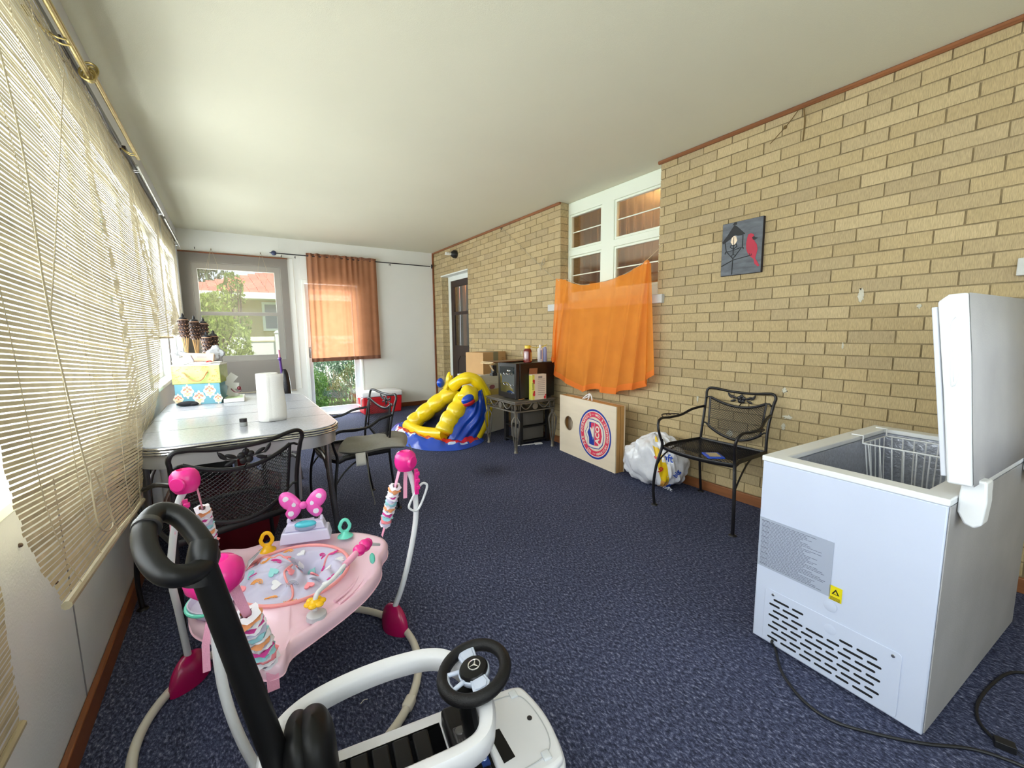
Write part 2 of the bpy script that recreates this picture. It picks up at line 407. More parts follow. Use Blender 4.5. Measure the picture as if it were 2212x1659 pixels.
# near wall behind the camera, with a wide window
struct(wall_grid([XL-.14, .1, 1.9, XR+.14], [0, 1.0, 2.2, H], lambda u, v: .1 < u < 1.9 and 1.0 < v < 2.2,
       lambda mb, a, b, c, d: mb.bx(a, b, YN-.14, YN, c, d)).build('wall_near', M_white))
w = MB()
for (x0, x1, z0, z1) in ((.1, .16, 1, 2.2), (1.84, 1.9, 1, 2.2), (.97, 1.03, 1, 2.2), (.1, 1.9, 1, 1.06), (.1, 1.9, 2.14, 2.2)): w.bx(x0, x1, YN-.09, YN-.04, z0, z1)
wn = struct(w.build('window_8', M_frame, bevel=.004)); MB().bx(.16, 1.84, YN-.07, YN-.066, 1.06, 2.14).build('pane', M_glass, wn)

# brick wall: real bricks with raked joints over a mortar core
AY0, AY1, AZ = 2.42, 3.73, 1.60           # window alcove
DY0, DY1, DZ = 5.93, 6.90, 2.255          # door recess
def rhole(u, v): return (AY0 < u < AY1 and v > AZ) or (DY0 < u < DY1 and v < DZ)
M_mortar = mat('old_mortar', (142, 126, 94), rough=.95, var=.2, vscale=14, bump=.6, bscale=90)
core = wall_grid([YN, AY0, AY1, DY0, DY1, YF], [0, AZ, DZ, H], rhole, lambda mb, a, b, c, d: mb.bx(XR+.007, XR+.34, a, b, c, d))
wr = struct(core.build('wall_right', M_mortar))
CH, BL, J = .07473, .2245, .0075
rb = random.Random(3); bk = MB()
def brick(y0, y1, z0, z1):
    if y1-y0 < .012 or z1-z0 < .012: return
    o = rb.uniform(-.0014, .0014); t = rb.uniform(-.0012, .0012)
    x = XR+o
    bk.box(((x+XR+.03)/2, (y0+y1)/2, (z0+z1)/2+t*.5), (XR+.03-x, y1-y0, z1-z0), rot=Euler((t*1.5, 0, 0)))
rows = int(H/CH)+1
for r in range(rows):
    z0, z1 = r*CH+J/2, min((r+1)*CH-J/2, H-.004)
    if z1 <= z0: continue
    y = YN - (BL/2 if r % 2 else 0) + .06
    while y < YF:
        segs = [(max(y+J/2+rb.uniform(-.002, .002), YN), min(y+BL-J/2, YF-.004))]
        zc = (z0+z1)/2
        for (h0, h1, test) in ((AY0, AY1, z1 > AZ+.02), (DY0, DY1, zc < DZ)):
            if not test: continue
            ns = []
            for a, b in segs:
                if b <= h0 or a >= h1: ns.append((a, b))
                else:
                    if a < h0: ns.append((a, h0))
                    if b > h1: ns.append((h1, b))
            segs = ns
        for a, b in segs: brick(a, b, z0, z1)
        y += BL
# bricks returning into the alcove and the door recess
for r in range(rows):
    z0, z1 = r*CH+J/2, min((r+1)*CH-J/2, H-.004)
    for (ys, lo, hi, dirn) in ((AY1, AZ, H, 1), (AY0, AZ, H, -1), (DY1, 0, DZ, 1), (DY0, 0, DZ, -1)):
        if z0 < lo-.02 or z1 > hi+.03: continue
        for (xa, xb) in (((XR+.002, XR+.10), (XR+.108, XR+.2)) if r % 2 else ((XR+.002, XR+.2),)):
            bk.bx(xa, xb, ys-.004 if dirn > 0 else ys-.03, ys+.03 if dirn > 0 else ys+.004, z0, z1)
M_brick = mat_island('combed_tan_brick', [(171, 151, 113), (189, 168, 127), (181, 161, 121), (195, 175, 135), (175, 156, 121), (187, 167, 127)], bump=.9, bscale=70, stretch=(1, 5, .55), nvar=.22)
bo = bk.build('brick_facing', M_brick, wr, sharp=20)
# white mortar drips and patches here and there
dr = MB()
for (y, z, a, b) in ((.98, 1.48, .05, .10), (1.36, .87, .05, .05), (1.33, .69, .10, .035), (1.35, .62, .04, .06), (.72, 1.4, .03, .03), (2.0, .73, .03, .07), (1.05, 1.18, .02, .05), (5.1, .95, .03, .05), (4.5, 1.02, .02, .06), (1.72, .5, .09, .06)):
    n0 = len(dr.bm.verts); dr.ball((XR-.0005, y, z), .5, 14, 9, sc=(.006, a*.55, b*.7)); dr.bm.verts.ensure_lookup_table()
    for v in list(dr.bm.verts)[n0:]: v.co.y += (v.co.y-y)*rb.uniform(-.6, .5)+rb.uniform(-.003, .003); v.co.z += (v.co.z-z)*rb.uniform(-.6, .4)+rb.uniform(-.003, .003)
dr.build('mortar_patch', mat('pale_mortar', (200, 196, 178), rough=.9, var=.1, bump=.8), wr)
# trims
qr = MB().tube([(XR-.012, YN, H-.012), (XR-.012, AY0+.015, H-.012)], .016, 8)
struct(qr.build('trim_1', M_orangewood), 'reddish wood moulding along the ceiling over the brick wall')
qr = MB().tube([(XR-.012, AY1-.01, H-.012), (XR-.012, YF-.005, H-.012)], .016, 8)
struct(qr.build('trim_2', M_orangewood), 'reddish wood moulding between the alcove and the far corner')
struct(MB().bx(XR-.028, XR-.001, YF-.028, YF-.001, .0, H-.02).build('trim_3', M_wood, bevel=.004), 'brown vertical corner moulding')
struct(MB().bx(XR-.022, XR-.001, YN, 5.93, .0, .075).build('baseboard_right', M_orangewood, bevel=.004))
struct(MB().bx(XL+.001, XL+.02, YN, YF-.001, .0, .085).build('baseboard_left', M_wood, bevel=.004))
struct(MB().bx(1.83, XR-.03, YF-.02, YF-.001, .0, .075).build('baseboard_far', M_wood, bevel=.004))
# concrete sill under the alcove window, plus the stub of another beyond the freezer
M_conc = mat('painted_concrete', (196, 196, 192), rough=.7, var=.06, bump=.4)
struct(MB().bx(XR-.035, XR+.12, AY0-.07, AY1+.18, 1.52, 1.595).build('trim_4', M_conc, bevel=.004), 'long pale concrete sill under the brick wall window')
struct(MB().bx(XR-.05, XR+.02, -.85, .385, 1.52, 1.60).build('trim_5', M_conc, bevel=.004), 'end of a pale concrete sill at the right edge')
# alcove window: white frame, four sashes with thin bars
AX = XR+.115
w = MB()
for (y0, y1, z0, z1) in ((AY0, 2.50, AZ, H), (3.05, 3.22, AZ, H), (3.74-.03, AY1, AZ, H), (AY0, AY1, 2.56, H), (AY0, AY1, 2.115, 2.185), (AY0, AY1, AZ, 1.70)): w.bx(AX, AX+.07, y0, y1, z0, z1)
wa = struct(w.build('window_7', mat('cream_white_paint', (226, 232, 216), rough=.45), bevel=.006))
for (y0, y1) in ((2.50, 3.05), (3.22, 3.71)):
    for (z0, z1) in ((2.185, 2.56), (1.70, 2.115)):
        s_ = MB(); t = .022
        for q in ((y0, y0+t, z0, z1), (y1-t, y1, z0, z1), (y0, y1, z0, z0+t), (y0, y1, z1-t, z1)): s_.bx(AX+.012, AX+.05, *q)
        s_.bx(AX+.03, AX+.04, y0, y1, (z0+z1)/2-.006, (z0+z1)/2+.006)
        s_.build('sash', MATS['cream_white_paint'], wa, bevel=.003)
        MB().bx(AX+.033, AX+.036, y0+t, y1-t, z0+t, z1-t).build('pane', mat_glass('dim_glass', (.85, .85, .83), .16, .03), wa)
# the lit room behind that window: sheer curtains, wall and a warm lamp
bw = MB()
bw.bx(XR+1.7, XR+1.75, 1.6, 4.6, .9, H); bw.bx(XR+.34, XR+1.75, 1.55, 1.6, .9, H); bw.bx(XR+.34, XR+1.75, 4.6, 4.65, .9, H); bw.bx(XR+.34, XR+1.75, 1.6, 4.6, .85, .9)
struct(bw.build('wall_back_room', mat('back_room_paint', (150, 118, 86), rough=.8, var=.1)))
def sheer(u, v): y = 2.3+1.55*u; return (XR+.27+.018*math.sin(u*95)+.008*math.sin(u*41+2), y, 1.45+1.22*v)
sc_ = MB().grid(sheer, 160, 4).build('sheer_curtain', mat_sheer('taupe_sheer', (150, 128, 104), .62, .5))
tag(sc_, 'taupe sheer curtain hanging behind the panes of the brick wall window', 'curtain')
pl = bpy.data.lights.new('back_room_lamp', 'POINT'); pl.energy = 34; pl.color = (1, .58, .25); pl.shadow_soft_size = .06
po = bpy.data.objects.new('back_room_lamp', pl); COL.objects.link(po); po.location = (XR+.75, 2.75, 2.5)
pl = bpy.data.lights.new('back_room_lamp', 'POINT'); pl.energy = 3; pl.color = (1, .7, .5); pl.shadow_soft_size = .1
po = bpy.data.objects.new('back_room_lamp', pl); COL.objects.link(po); po.location = (XR+1.2, 3.4, 2.0)
# dark door in the recess, with its white frame
d2 = MB(); DX = XR+.125
for (y0, y1, z0, z1) in ((DY1-.085, DY1, 0, DZ), (DY0, DY0+.085, 0, DZ), (DY0, DY1, DZ-.09, DZ)): d2.bx(DX, DX+.06, y0, y1, z0, z1)
d2.bx(XR-.012, DX, DY0-.01, DY1+.01, DZ-.015, DZ+.006)
do2 = struct(d2.build('door_2', MATS['white_window_paint'], bevel=.004))
M_dd = mat('dark_brown_door', (50, 36, 34), rough=.4, var=.15, vscale=5)
lf = MB(); y0, y1 = DY0+.085, DY1-.085
for q in ((y0, y0+.10, 0, DZ-.09), (y1-.10, y1, 0, DZ-.09), (y0, y1, 0, 1.07), (y0, y1, 2.06, DZ-.09), (y0, y1, 1.59, 1.64)): lf.bx(DX+.01, DX+.045, *q)
dl = lf.build('door_leaf', M_dd, do2, bevel=.004)
pn = MB(); pn.tube([(DX+.008, 6.60, .32), (DX+.008, 6.60, .80), (DX+.008, 6.50, .90), (DX+.008, 6.33, .90), (DX+.008, 6.23, .80), (DX+.008, 6.23, .32)], .010, 6, closed=True)
pn.build('panel_moulding', M_dd, do2)
MB().bx(DX+.026, DX+.03, y0+.10, y1-.10, 1.07, 2.06).build('door_glass', mat_glass('door_pane', (.8, .8, .8), .2, .02), do2)
db = MB(); db.bx(DX+.20, DX+.22, 5.9, 6.33, 0, 2.3); db.mi = 1; db.bx(DX+.14, DX+.15, 6.53, 6.64, 0, 2.3); db.mi = 2; db.bx(DX+.22, DX+.24, 6.33, 6.9, 0, 2.3)
db.build('hall_beyond', [mat('maroon_paint', (150, 62, 58), rough=.6), mat('ochre_drape', (176, 120, 76), rough=.8), mat('dim_hall', (60, 54, 50), rough=.8)], do2)
pl = bpy.data.lights.new('hall_fill', 'POINT'); pl.energy = 22; pl.color = (1, .75, .5); pl.shadow_soft_size = .05  # unseen lamp added to brighten the hall panels
po = bpy.data.objects.new('hall_fill', pl); COL.objects.link(po); po.location = (DX+.12, 6.35, 2.25)

# ------------------------------------------------------------------ outside
M_grass = mat('lawn', (96, 128, 62), rough=.95, var=.25, vscale=3, bump=1, bscale=40)
struct(MB().bx(-25, 25, -20, 45, -.35, -.15).build('floor_lawn', M_grass))
nh = thing('neighbour_house', 'yellow sided neighbour house with red tiled roof seen through the far window', 'house', (1.5, 17, -.15))
M_side = mat('yellow_siding', (196, 180, 128), rough=.7, var=.04)
q = MB(); q.bx(-1.1, 8, 17, 21, -.15, 2.55)
for k in range(30): q.bx(-1.1+.3*k, -1.1+.3*k+.02, 16.985, 17, -.15, 2.5)
q.build('siding_wall', M_side, nh)
q = MB(); zr0 = 2.62
for i in range(13):      # courses of tiles on a hip roof
    t0 = i/13; t1 = (i+1)/13
    y0, y1 = 16.35+2.6*t0, 16.35+2.6*t1; z0, z1 = zr0+1.05*t0, zr0+1.05*t1+.03
    xl0 = -1.5+3.2*t0
    for k in range(52):
        xx = xl0+.27*k
        if xx > 9: break
        q.box((xx+.13, (y0+y1)/2, (z0+z1)/2), (.255, .24, .05), rot=Euler((math.atan2(z1-z0, y1-y0), 0, 0)))
q.build('tiled_roof', mat_island('red_roof_tiles', [(190, 110, 96), (206, 130, 112), (198, 122, 108)], nvar=.1), nh)
q = MB(); q.bx(-1.6, 9, 16.25, 16.4, 2.46, 2.66); q.bx(-1.6, 9, 16.3, 17, 2.46, 2.50); q.build('white_fascia', M_frame, nh)
q = MB(); q.bx(1.0, 1.08, 16.95, 17.02, 1.42, 2.4); q.bx(2.2, 2.28, 16.95, 17.02, 1.42, 2.4); q.bx(1.0, 2.28, 16.95, 17.02, 2.32, 2.4); q.bx(1.0, 2.28, 16.95, 17.02, 1.42, 1.5)
wv = q.build('window_frame', M_frame, nh)
q = MB()
q.bx(1.08, 2.2, 16.97, 16.985, 1.5, 2.32); subpart('pane', q, mat('grey_pane', (130, 138, 146), rough=.15, var=.1), wv)
fn = thing('vinyl_fence', 'white vinyl fence with capped posts beyond the far window', 'fence', (1, 12, -.15))
q = MB(); q.bx(-4, 6, 12.03, 12.06, -.1, 1.12); q.bx(-4, 6, 12.0, 12.09, 1.14, 1.24); q.bx(-4, 6, 12.0, 12.09, -.1, 0)
q.build('fence_panel', mat('white_vinyl', (226, 228, 226), rough=.35), fn)
for x in (-3.0, -1.0, 1.0, 3.0, 5.0):
    q = MB(); q.bx(x-.06, x+.06, 11.98, 12.1, -.15, 1.33); q.box((x, 12.04, 1.36), (.16, .16, .06), taper=(.3, .3)); q.build('fence_post', MATS['white_vinyl'], fn)
def leafy(name, label, cat, c, rad, n, size, cols, seed, trunk=True, squash=1.0, group=None):
    t = thing(name, label, cat, (c[0], c[1], -.15)); R = random.Random(seed); q = MB()
    for i in range(n):
        while True:
            p = Vector((R.uniform(-1, 1), R.uniform(-1, 1), R.uniform(-1, 1)))
            if .35 < p.length < 1: break
        f = 1+.25*math.sin(p.x*5+seed)*math.cos(p.z*6)
        p = Vector((c[0]+p.x*rad[0]*f, c[1]+p.y*rad[1]*f, c[2]+p.z*rad[2]*f))
        if p.z < -.12: continue
        e = Euler((R.uniform(0, PI), R.uniform(0, PI), R.uniform(0, 2*PI))).to_matrix(); s_ = size*R.uniform(.6, 1.3)
        a, b, c2, d = [p+e@Vector(v) for v in ((-s_, 0, 0), (0, -s_*.35, s_*.15), (s_, 0, 0), (0, s_*.35, s_*.15))]
        q.quad(a, b, c2, d)
    q.build('foliage', mat_island(name+'_leaf_'+str(seed), cols, rough=.6, trans=.35, nvar=.15, bscale=5), t)
    if trunk:
        w_ = MB()
        for k in range(7):
            a = 2*PI*k/7; w_.tube([(c[0], c[1], -.15), (c[0]+.1*math.cos(a), c[1]+.1*math.sin(a), c[2]*.5), (c[0]+rad[0]*.6*math.cos(a), c[1]+rad[1]*.6*math.sin(a), c[2]+rad[2]*.4*R.random())], lambda u: .04*(1-.7*u), 6, smooth=4)
        w_.build('trunk', mat('bark', (98, 82, 66), rough=.9, var=.3), t)
    return t
leafy('leafy_tree', 'light green leafy tree just outside the left half of the far window', 'tree', (-.35, 10.4, 1.15), (.78, .7, 1.15), 5200, .055, [(128, 150, 66), (160, 180, 90), (184, 200, 120)], 5)
leafy('background_tree', 'taller dusty green tree rising behind the tiled roof', 'tree', (-1.9, 23.5, 4.3), (2.0, 1.6, 2.6), 3800, .17, [(90, 112, 84), (112, 132, 100)], 8)
leafy('leafy_tree', 'thin green branch tree standing in front of the tiled roof', 'tree', (.16, 12.9, 2.4), (.28, .3, .5), 800, .05, [(112, 140, 60), (150, 176, 90)], 12)
leafy('garden_shrub', 'bright green low shrub outside the left of the glass door', 'shrub', (1.28, 8.75, .18), (.26, .3, .45), 2200, .035, [(96, 132, 62), (136, 170, 88)], 21, trunk=False)
leafy('garden_shrub', 'bluish green evergreen shrub behind the bare branches outside the door', 'shrub', (1.95, 10.2, .45), (.9, .45, .75), 5000, .05, [(84, 110, 92), (112, 138, 116), (98, 122, 96)], 22, trunk=False)
bb = MB(); R = random.Random(31)
for i in range(120):
    x = R.uniform(1.5, 2.3); y = R.uniform(8.7, 9.3); a = R.uniform(-1.0, .3); L_ = R.uniform(.35, .8)
    p0 = Vector((x, y, -.15)); p2 = p0+Vector((math.sin(a)*L_, R.uniform(-.1, .1), math.cos(a)*L_)); p1 = (p0+p2)/2+Vector((R.uniform(-.06, .06), 0, R.uniform(-.03, .06)))
    bb.tube([p0, p1, p2], lambda u: .006*(1-.6*u), 4, smooth=3)
tag(bb.build('bare_branches', mat('grey_twigs', (150, 136, 116), rough=.9, var=.2)), 'tangle of bare grey brown branches outside the glass door', 'shrub')
# side yard at left windows; pale shed and paving added to brighten blind gaps
leafy('hedge', 'yellow green hedge outside the near left windows', 'hedge', (-5.2, 5.6, 1.5), (.7, 3.2, 1.9), 4200, .12, [(170, 176, 90), (200, 200, 120)], 41, trunk=False)
leafy('garden_tree', 'yellow green tree crown high outside the left windows', 'tree', (-4.6, 2.6, 4.2), (1.3, 2.2, 1.3), 3600, .12, [(190, 190, 80), (214, 208, 110)], 43)
struct(MB().bx(-6.5, XL-.15, -8, 14, -.2, -.13).build('floor_added_paving', mat('pale_concrete', (206, 202, 198), rough=.9, var=.05)))
t = thing('garden_shed', 'pale lilac sided shed beyond the added paving outside the near left windows', 'shed', (-7.5, 0, -.15))
q = MB(); q.bx(-9, -6.6, -7, 2.2, -.15, 2.9)
for k in range(15): q.bx(-6.6, -6.585, -7, 2.2, -.1+.2*k, -.08+.2*k)
q.build('siding_wall', mat('lilac_white_siding', (222, 216, 232), rough=.6), t)
q = MB(); q.prism([(-7.2, 2.9), (2.4, 2.9), (2.4, 3.05), (-7.2, 3.05)], (-9.2, 0, 0), (0, 1, 0), (0, 0, 1), 2.8); q.build('flat_roof', mat('grey_roof_felt', (130, 128, 130), rough=.9), t)
# ------------------------------------------------------------------ window coverings
M_slat = mat_island('bamboo_slats', [(182, 170, 138), (202, 190, 158), (192, 180, 148), (174, 162, 134)], rough=.6, trans=.03, nvar=.12, bscale=30)
M_cord = mat('blind_cord', (186, 174, 148), rough=.9, trans=.1)
M_dark = mat('dark_bronze_metal', (44, 36, 36), rough=.4, metal=.6)
M_brass = mat('aged_brass', (158, 138, 84), rough=.35, metal=.85, var=.15, vscale=20)
M_silver = mat('bright_steel', (205, 205, 208), rough=.22, metal=.95)
def prof_at(prof, s):
    P = catmull([(p[0], 0, p[1]) for p in prof], 10); L = [0]
    for a, b in zip(P, P[1:]): L.append(L[-1]+(b-a).length)
    t = s*L[-1]
    for i in range(len(P)-1):
        if L[i+1] >= t:
            k = (t-L[i])/max(L[i+1]-L[i], 1e-9); return P[i].lerp(P[i+1], k)
    return P[-1]
def bamboo_blind(label, y0, y1, pn, pf, pitch=.0118, sag=.0, seed=1, group='bamboo blinds on the left wall', cords=5, rod=True):
    t = thing('bamboo_blind', label, 'blind', (XL, (y0+y1)/2, pn[-1][1]), group=group); R = random.Random(seed)
    N = int((pn[0][1]-pn[-1][1]+.05)/pitch)
    A = [prof_at(pn, i/N) for i in range(N+1)]; B = [prof_at(pf, i/N) for i in range(N+1)]
    def pt(i, u):
        i = max(0, min(N, i)); a, b = A[i], B[i]
        p = a.lerp(b, u); wv = math.sin(u*9+i*.04+seed)*.003
        return Vector((p.x+sag*math.sin(PI*u)*(i/N)**2+wv, y0+(y1-y0)*u, p.z))
    q = MB(); nu = 14
    for i in range(N):
        j = R.uniform(-.0012, .0012); e0, e1 = R.uniform(-.006, .003), R.uniform(-.003, .006)
        top = []; bot = []
        for k in range(nu+1):
            u = k/nu; p = pt(i, u); p2 = pt(i+1, u); d = (p2-p)
            a = p+d*.12; b = p+d*.86
            yy = e0 if k == 0 else (e1 if k == nu else 0)
            off = Vector((j+.0008*math.sin(u*60+i), yy, 0)); top.append(q.bm.verts.new(a+off)); bot.append(q.bm.verts.new(b+off))
        for k in range(nu): q._f([top[k], bot[k], bot[k+1], top[k+1]])
    q.build('slats', M_slat, t)
    q = MB()
    for c in range(cords):
        u = (c+.5)/cords
        q.tube([pt(int(N*k/24), u)+Vector((.003, 0, 0)) for k in range(25)], .0011, 4)
    q.build('weaving_cord', M_cord, t)
    q = MB(); b0, b1 = pt(N, 0), pt(N, 1); q.tube([b0+Vector((0, -.004, 0)), pt(N, .5), b1+Vector((0, .004, 0))], .009, 8)
    q.build('bottom_rail', mat('bamboo_rail', (150, 138, 112), rough=.7, var=.2, vscale=30, stretch=(1, .2, 1)), t)
    q = MB(); q.box((XL+.045, (y0+y1)/2, pn[0][1]+.012), (.03, y1-y0+.02, .028)); q.build('headrail', M_dark, t, bevel=.003)
    return t, pt, N
pn1 = [(-.435, 2.33), (-.41, 1.9), (-.385, 1.5), (-.372, 1.08), (-.368, .98), (-.36, .9), (-.345, .82), (-.318, .74)]
pf1 = [(-.43, 2.33), (-.39, 1.98), (-.355, 1.6), (-.338, 1.33), (-.325, 1.05), (-.33, .88), (-.35, .60)]
b1, pt1, N1 = bamboo_blind('large nearest full bamboo blind bulging into the room, its bottom corner curled out', 1.17, 2.27, pn1, pf1, seed=2)
pn2 = [(-.435, 2.35), (-.40, 2.0), (-.37, 1.5), (-.37, 1.1), (-.40, .80), (-.44, .70)]
pf2 = [(-.445, 2.37), (-.405, 2.05), (-.352, 1.62), (-.345, 1.4), (-.375, 1.0), (-.42, .80), (-.455, .71)]
b2, pt2, N2 = bamboo_blind('second bamboo blind, between the large near blind and the table corner', 2.32, 3.35, pn2, pf2, seed=4)
pn3 = [(-.45, 2.38), (-.43, 2.0), (-.40, 1.6), (-.40, 1.35), (-.44, 1.27)]
pf3 = [(-.455, 2.38), (-.45, 2.1), (-.42, 1.8), (-.385, 1.54), (-.37, 1.39), (-.385, 1.30), (-.44, 1.265)]
b3, pt3, N3 = bamboo_blind('short bamboo blind rolled up highest, above the bare window by the table', 3.5, 5.05, pn3, pf3, pitch=.0125, seed=6)
pn4 = [(-.455, 2.40), (-.455, 2.0), (-.45, 1.30)]
b4, pt4, N4 = bamboo_blind('farthest bamboo blind beside the far left corner', 5.2, 6.55, pn4, pn4, pitch=.014, seed=8, cords=4)
pn0 = [(-.44, 2.33), (-.43, 1.5), (-.42, .9), (-.425, .47)]
b0, pt0, N0 = bamboo_blind('flat bamboo blind at the left picture edge, nearest of all', -.35, 1.24, pn0, pn0, seed=9)
# pull cords hanging in front of the near blind
q = MB()
a = pt1(0, .30)+Vector((.012, 0, 0)); q.tube([a, pt1(N1//3, .30)+Vector((.02, 0, 0)), pt1(int(N1*.62), .25)+Vector((.016, 0, 0)), pt1(int(N1*.9), .32)+Vector((.02, 0, 0)), pt1(N1-14, .30)+Vector((.026, 0, 0))], .0022, 5, smooth=5)
q.tube([pt1(int(N1*.1), .85)+Vector((.02, 0, 0)), pt1(int(N1*.5), .35)+Vector((.02, 0, 0)), pt1(int(N1*.62), .25)+Vector((.016, 0, 0))], .0018, 5, smooth=4)
q.tube([pt1(int(N1*.86), .32)+Vector((.022, 0, 0)), pt1(N1-8, .26)+Vector((.03, 0, 0)), pt1(N1-6, .38)+Vector((.03, 0, 0)), pt1(int(N1*.86), .34)+Vector((.024, 0, 0))], .0022, 5, smooth=5)
q.build('pull_cord', M_cord, b1)
def curtain_rod(label, y0, y1, x, z0, z1, m, r, brackets, fin=None):
    t = thing('curtain_rod', label, 'curtain rod', (x, y0, z0)); q = MB(); q.tube([(x, y0, z0), (x, y1, z1)], r, 10); q.build('rod', m, t)
    for yb in brackets:
        q = MB(); zb = z0+(z1-z0)*(yb-y0)/(y1-y0)
        for d in (-.018, .018): q.tube([(x, yb+d, zb-.012), (x-.035, yb+d, zb-.008), (XL+.01, yb+d*.4, zb+.05)], .003, 6, smooth=3)
        q.ball((XL+.008, yb, zb+.06), .010, 10, 6); q.build('bracket', m, t)
    if fin:
        q = MB(); f = Vector((x, y1 if fin > 0 else y0, z1 if fin > 0 else z0))
        for k in range(3):
            R_ = .024-.005*k
            q.tube([f+Vector((R_*math.cos(a*2*PI/16), .018*(k-1)+fin*.02, R_*math.sin(a*2*PI/16))) for a in range(16)], .004, 6, closed=True)
        q.ball(f+Vector((0, fin*.02, 0)), .012, 10, 6); q.build('finial', m, t)
    return t
curtain_rod('brass curtain rod nearest the camera above the large blind, with a scrolled end', -.4, 2.40, -.385, 2.26, 2.30, M_brass, .011, (.9, 2.16), fin=1)
curtain_rod('brass curtain rod above the second bamboo blind, scroll at its near end', 2.50, 3.56, -.385, 2.345, 2.365, M_brass, .010, (3.45,), fin=-1)
curtain_rod('shiny steel curtain rod above the short bamboo blind', 3.72, 5.05, -.415, 2.37, 2.36, M_silver, .008, (3.8, 4.95))
curtain_rod('shiny steel curtain rod over the farthest bamboo blind', 5.15, 6.7, -.42, 2.36, 2.35, M_silver, .008, (6.45,))

# far window: fine brown matchstick shade
t = thing('matchstick_shade', 'wide grey brown see-through woven shade over the far window', 'blind', (.16, YF-.035, .45))
def shd(u, v): x = -.485+1.28*u; z = 2.385-1.935*v; return (x-.0*v, YF-.030+.004*math.sin(u*14+v*3)-.006*v*math.sin(u*5), z+.03*(1-u)*(v)-.012*v)
MB().grid(shd, 40, 40).build('woven_cloth', mat_sheer('matchstick_weave', (118, 106, 98), .60, .22), t)
q = MB(); q.tube([(-.487, YF-.03, 2.395), (.80, YF-.03, 2.395)], .010, 8); q.build('headrail', M_wood, t)
q = MB(); q.tube([(-.487, YF-.034, .47), (.80, YF-.034, .44)], .007, 8); q.build('bottom_rail', M_cord, t)
q = MB()
for x in (-.12, .46): q.tube([(x, YF-.04, 2.46), (x-.05, YF-.044, 2.2), (x-.02, YF-.044, 2.05)], .002, 4); q.tube([(x, YF-.04, 2.46), (x+.06, YF-.044, 2.22), (x+.02, YF-.044, 1.9)], .002, 4)
q.tube([(-.12, YF-.04, 2.46), (-.30, YF-.05, 1.75), (-.34, YF-.05, 1.1)], .002, 4, smooth=3)
q.tube([(.46, YF-.03, 2.42), (.86, YF-.02, 2.40), (.872, YF-.02, 2.40), (.875, YF-.012, 1.4), (.88, YF-.012, .46), (.83, YF-.03, .45)], .0022, 4)
q.build('pull_cord', M_cord, t)
for x in (-.30, -.12, .46):
    q = MB(); q.tube([(x, YF, 2.46), (x, YF-.03, 2.455), (x, YF-.034, 2.43)], .004, 6, smooth=3)
    tag(q.build('wall_hook', M_dark), {-.30: 'small bare dark hook on the far wall by the left corner', -.12: 'small dark hook above the far shade, near its left end', .46: 'small dark hook above the right part of the far shade'}[x], 'hook')

# rod and brown curtain over the glass door
RY = YF-.085
t = thing('curtain_rod', 'thin dark curtain rod over the glass door with leaf shaped ends', 'curtain rod', (1.8, RY, 2.45))
M_pew = mat('dark_pewter', (62, 60, 66), rough=.35, metal=.8)
q = MB(); q.tube([(.66, RY, 2.455), (3.03, RY, 2.445)], .008, 10); q.build('rod', M_pew, t)
q = MB(); q.ball((.625, RY, 2.455), .035, 12, 8, sc=(1.0, .4, 1)); q.tube([(.60, RY, 2.455), (.565, RY, 2.455)], lambda u: .012*(1-u)+.001, 8)
for k in range(6): q.tube([(.655, RY, 2.455), (.63, RY-.012, 2.455+.03*math.sin(k)), (.60, RY, 2.455+.024*math.cos(k))], .004, 5, smooth=3)
q.build('finial', mat('blue_pewter', (70, 76, 104), rough=.35, metal=.7), t)
q = MB()
for k in range(12): a = 2*PI*k/12; q.ball((3.055, RY-.01+.016*math.cos(a)*.5, 2.445+.026*math.sin(a)), .012, 8, 5)
q.ball((3.055, RY-.02, 2.445), .018, 10, 6); q.build('finial', M_pew, t)
for x in (.90, 2.32, .72):
    q = MB(); q.tube([(x, YF, 2.43), (x, YF-.05, 2.42), (x, RY, 2.435), (x, RY, 2.40)], .004, 6, smooth=3); q.build('bracket', M_pew, t)
def pleat(u, v):
    x = 1.045+1.04*u+.012*v*(u-.5)*2
    amp = .016*(1-.45*v)
    y = RY-.002+amp*math.sin(u*70+1.2*math.sin(u*9))*(.6+.4*math.sin(u*13+v))-.008*v
    return (x+.010*v*math.sin(u*4), y-.008, 2.49-1.615*v+.018*v*(1-u)*-1+.004*math.sin(u*50)*(1-v))
t = thing('door_curtain', 'brown pleated curtain over the upper glass door, glowing orange where daylight shines through', 'curtain', (1.56, RY, .87))
MB().grid(pleat, 220, 30).build('cloth', mat_sheer('brown_voile', (172, 120, 88), .93, .40), t)
def hem(u, v): p = pleat(u, .965+.035*v); return (p[0], p[1]-.002, p[2])
MB().grid(hem, 220, 2).build('hem', mat('brown_hem', (120, 78, 58), rough=.9), t)
def hem2(u, v): p = pleat(u, .0+.022*v); return (p[0], p[1]-.002+.003*math.sin(u*300), p[2]+.004)
MB().grid(hem2, 300, 2).build('rod_pocket', MATS['brown_hem'], t)

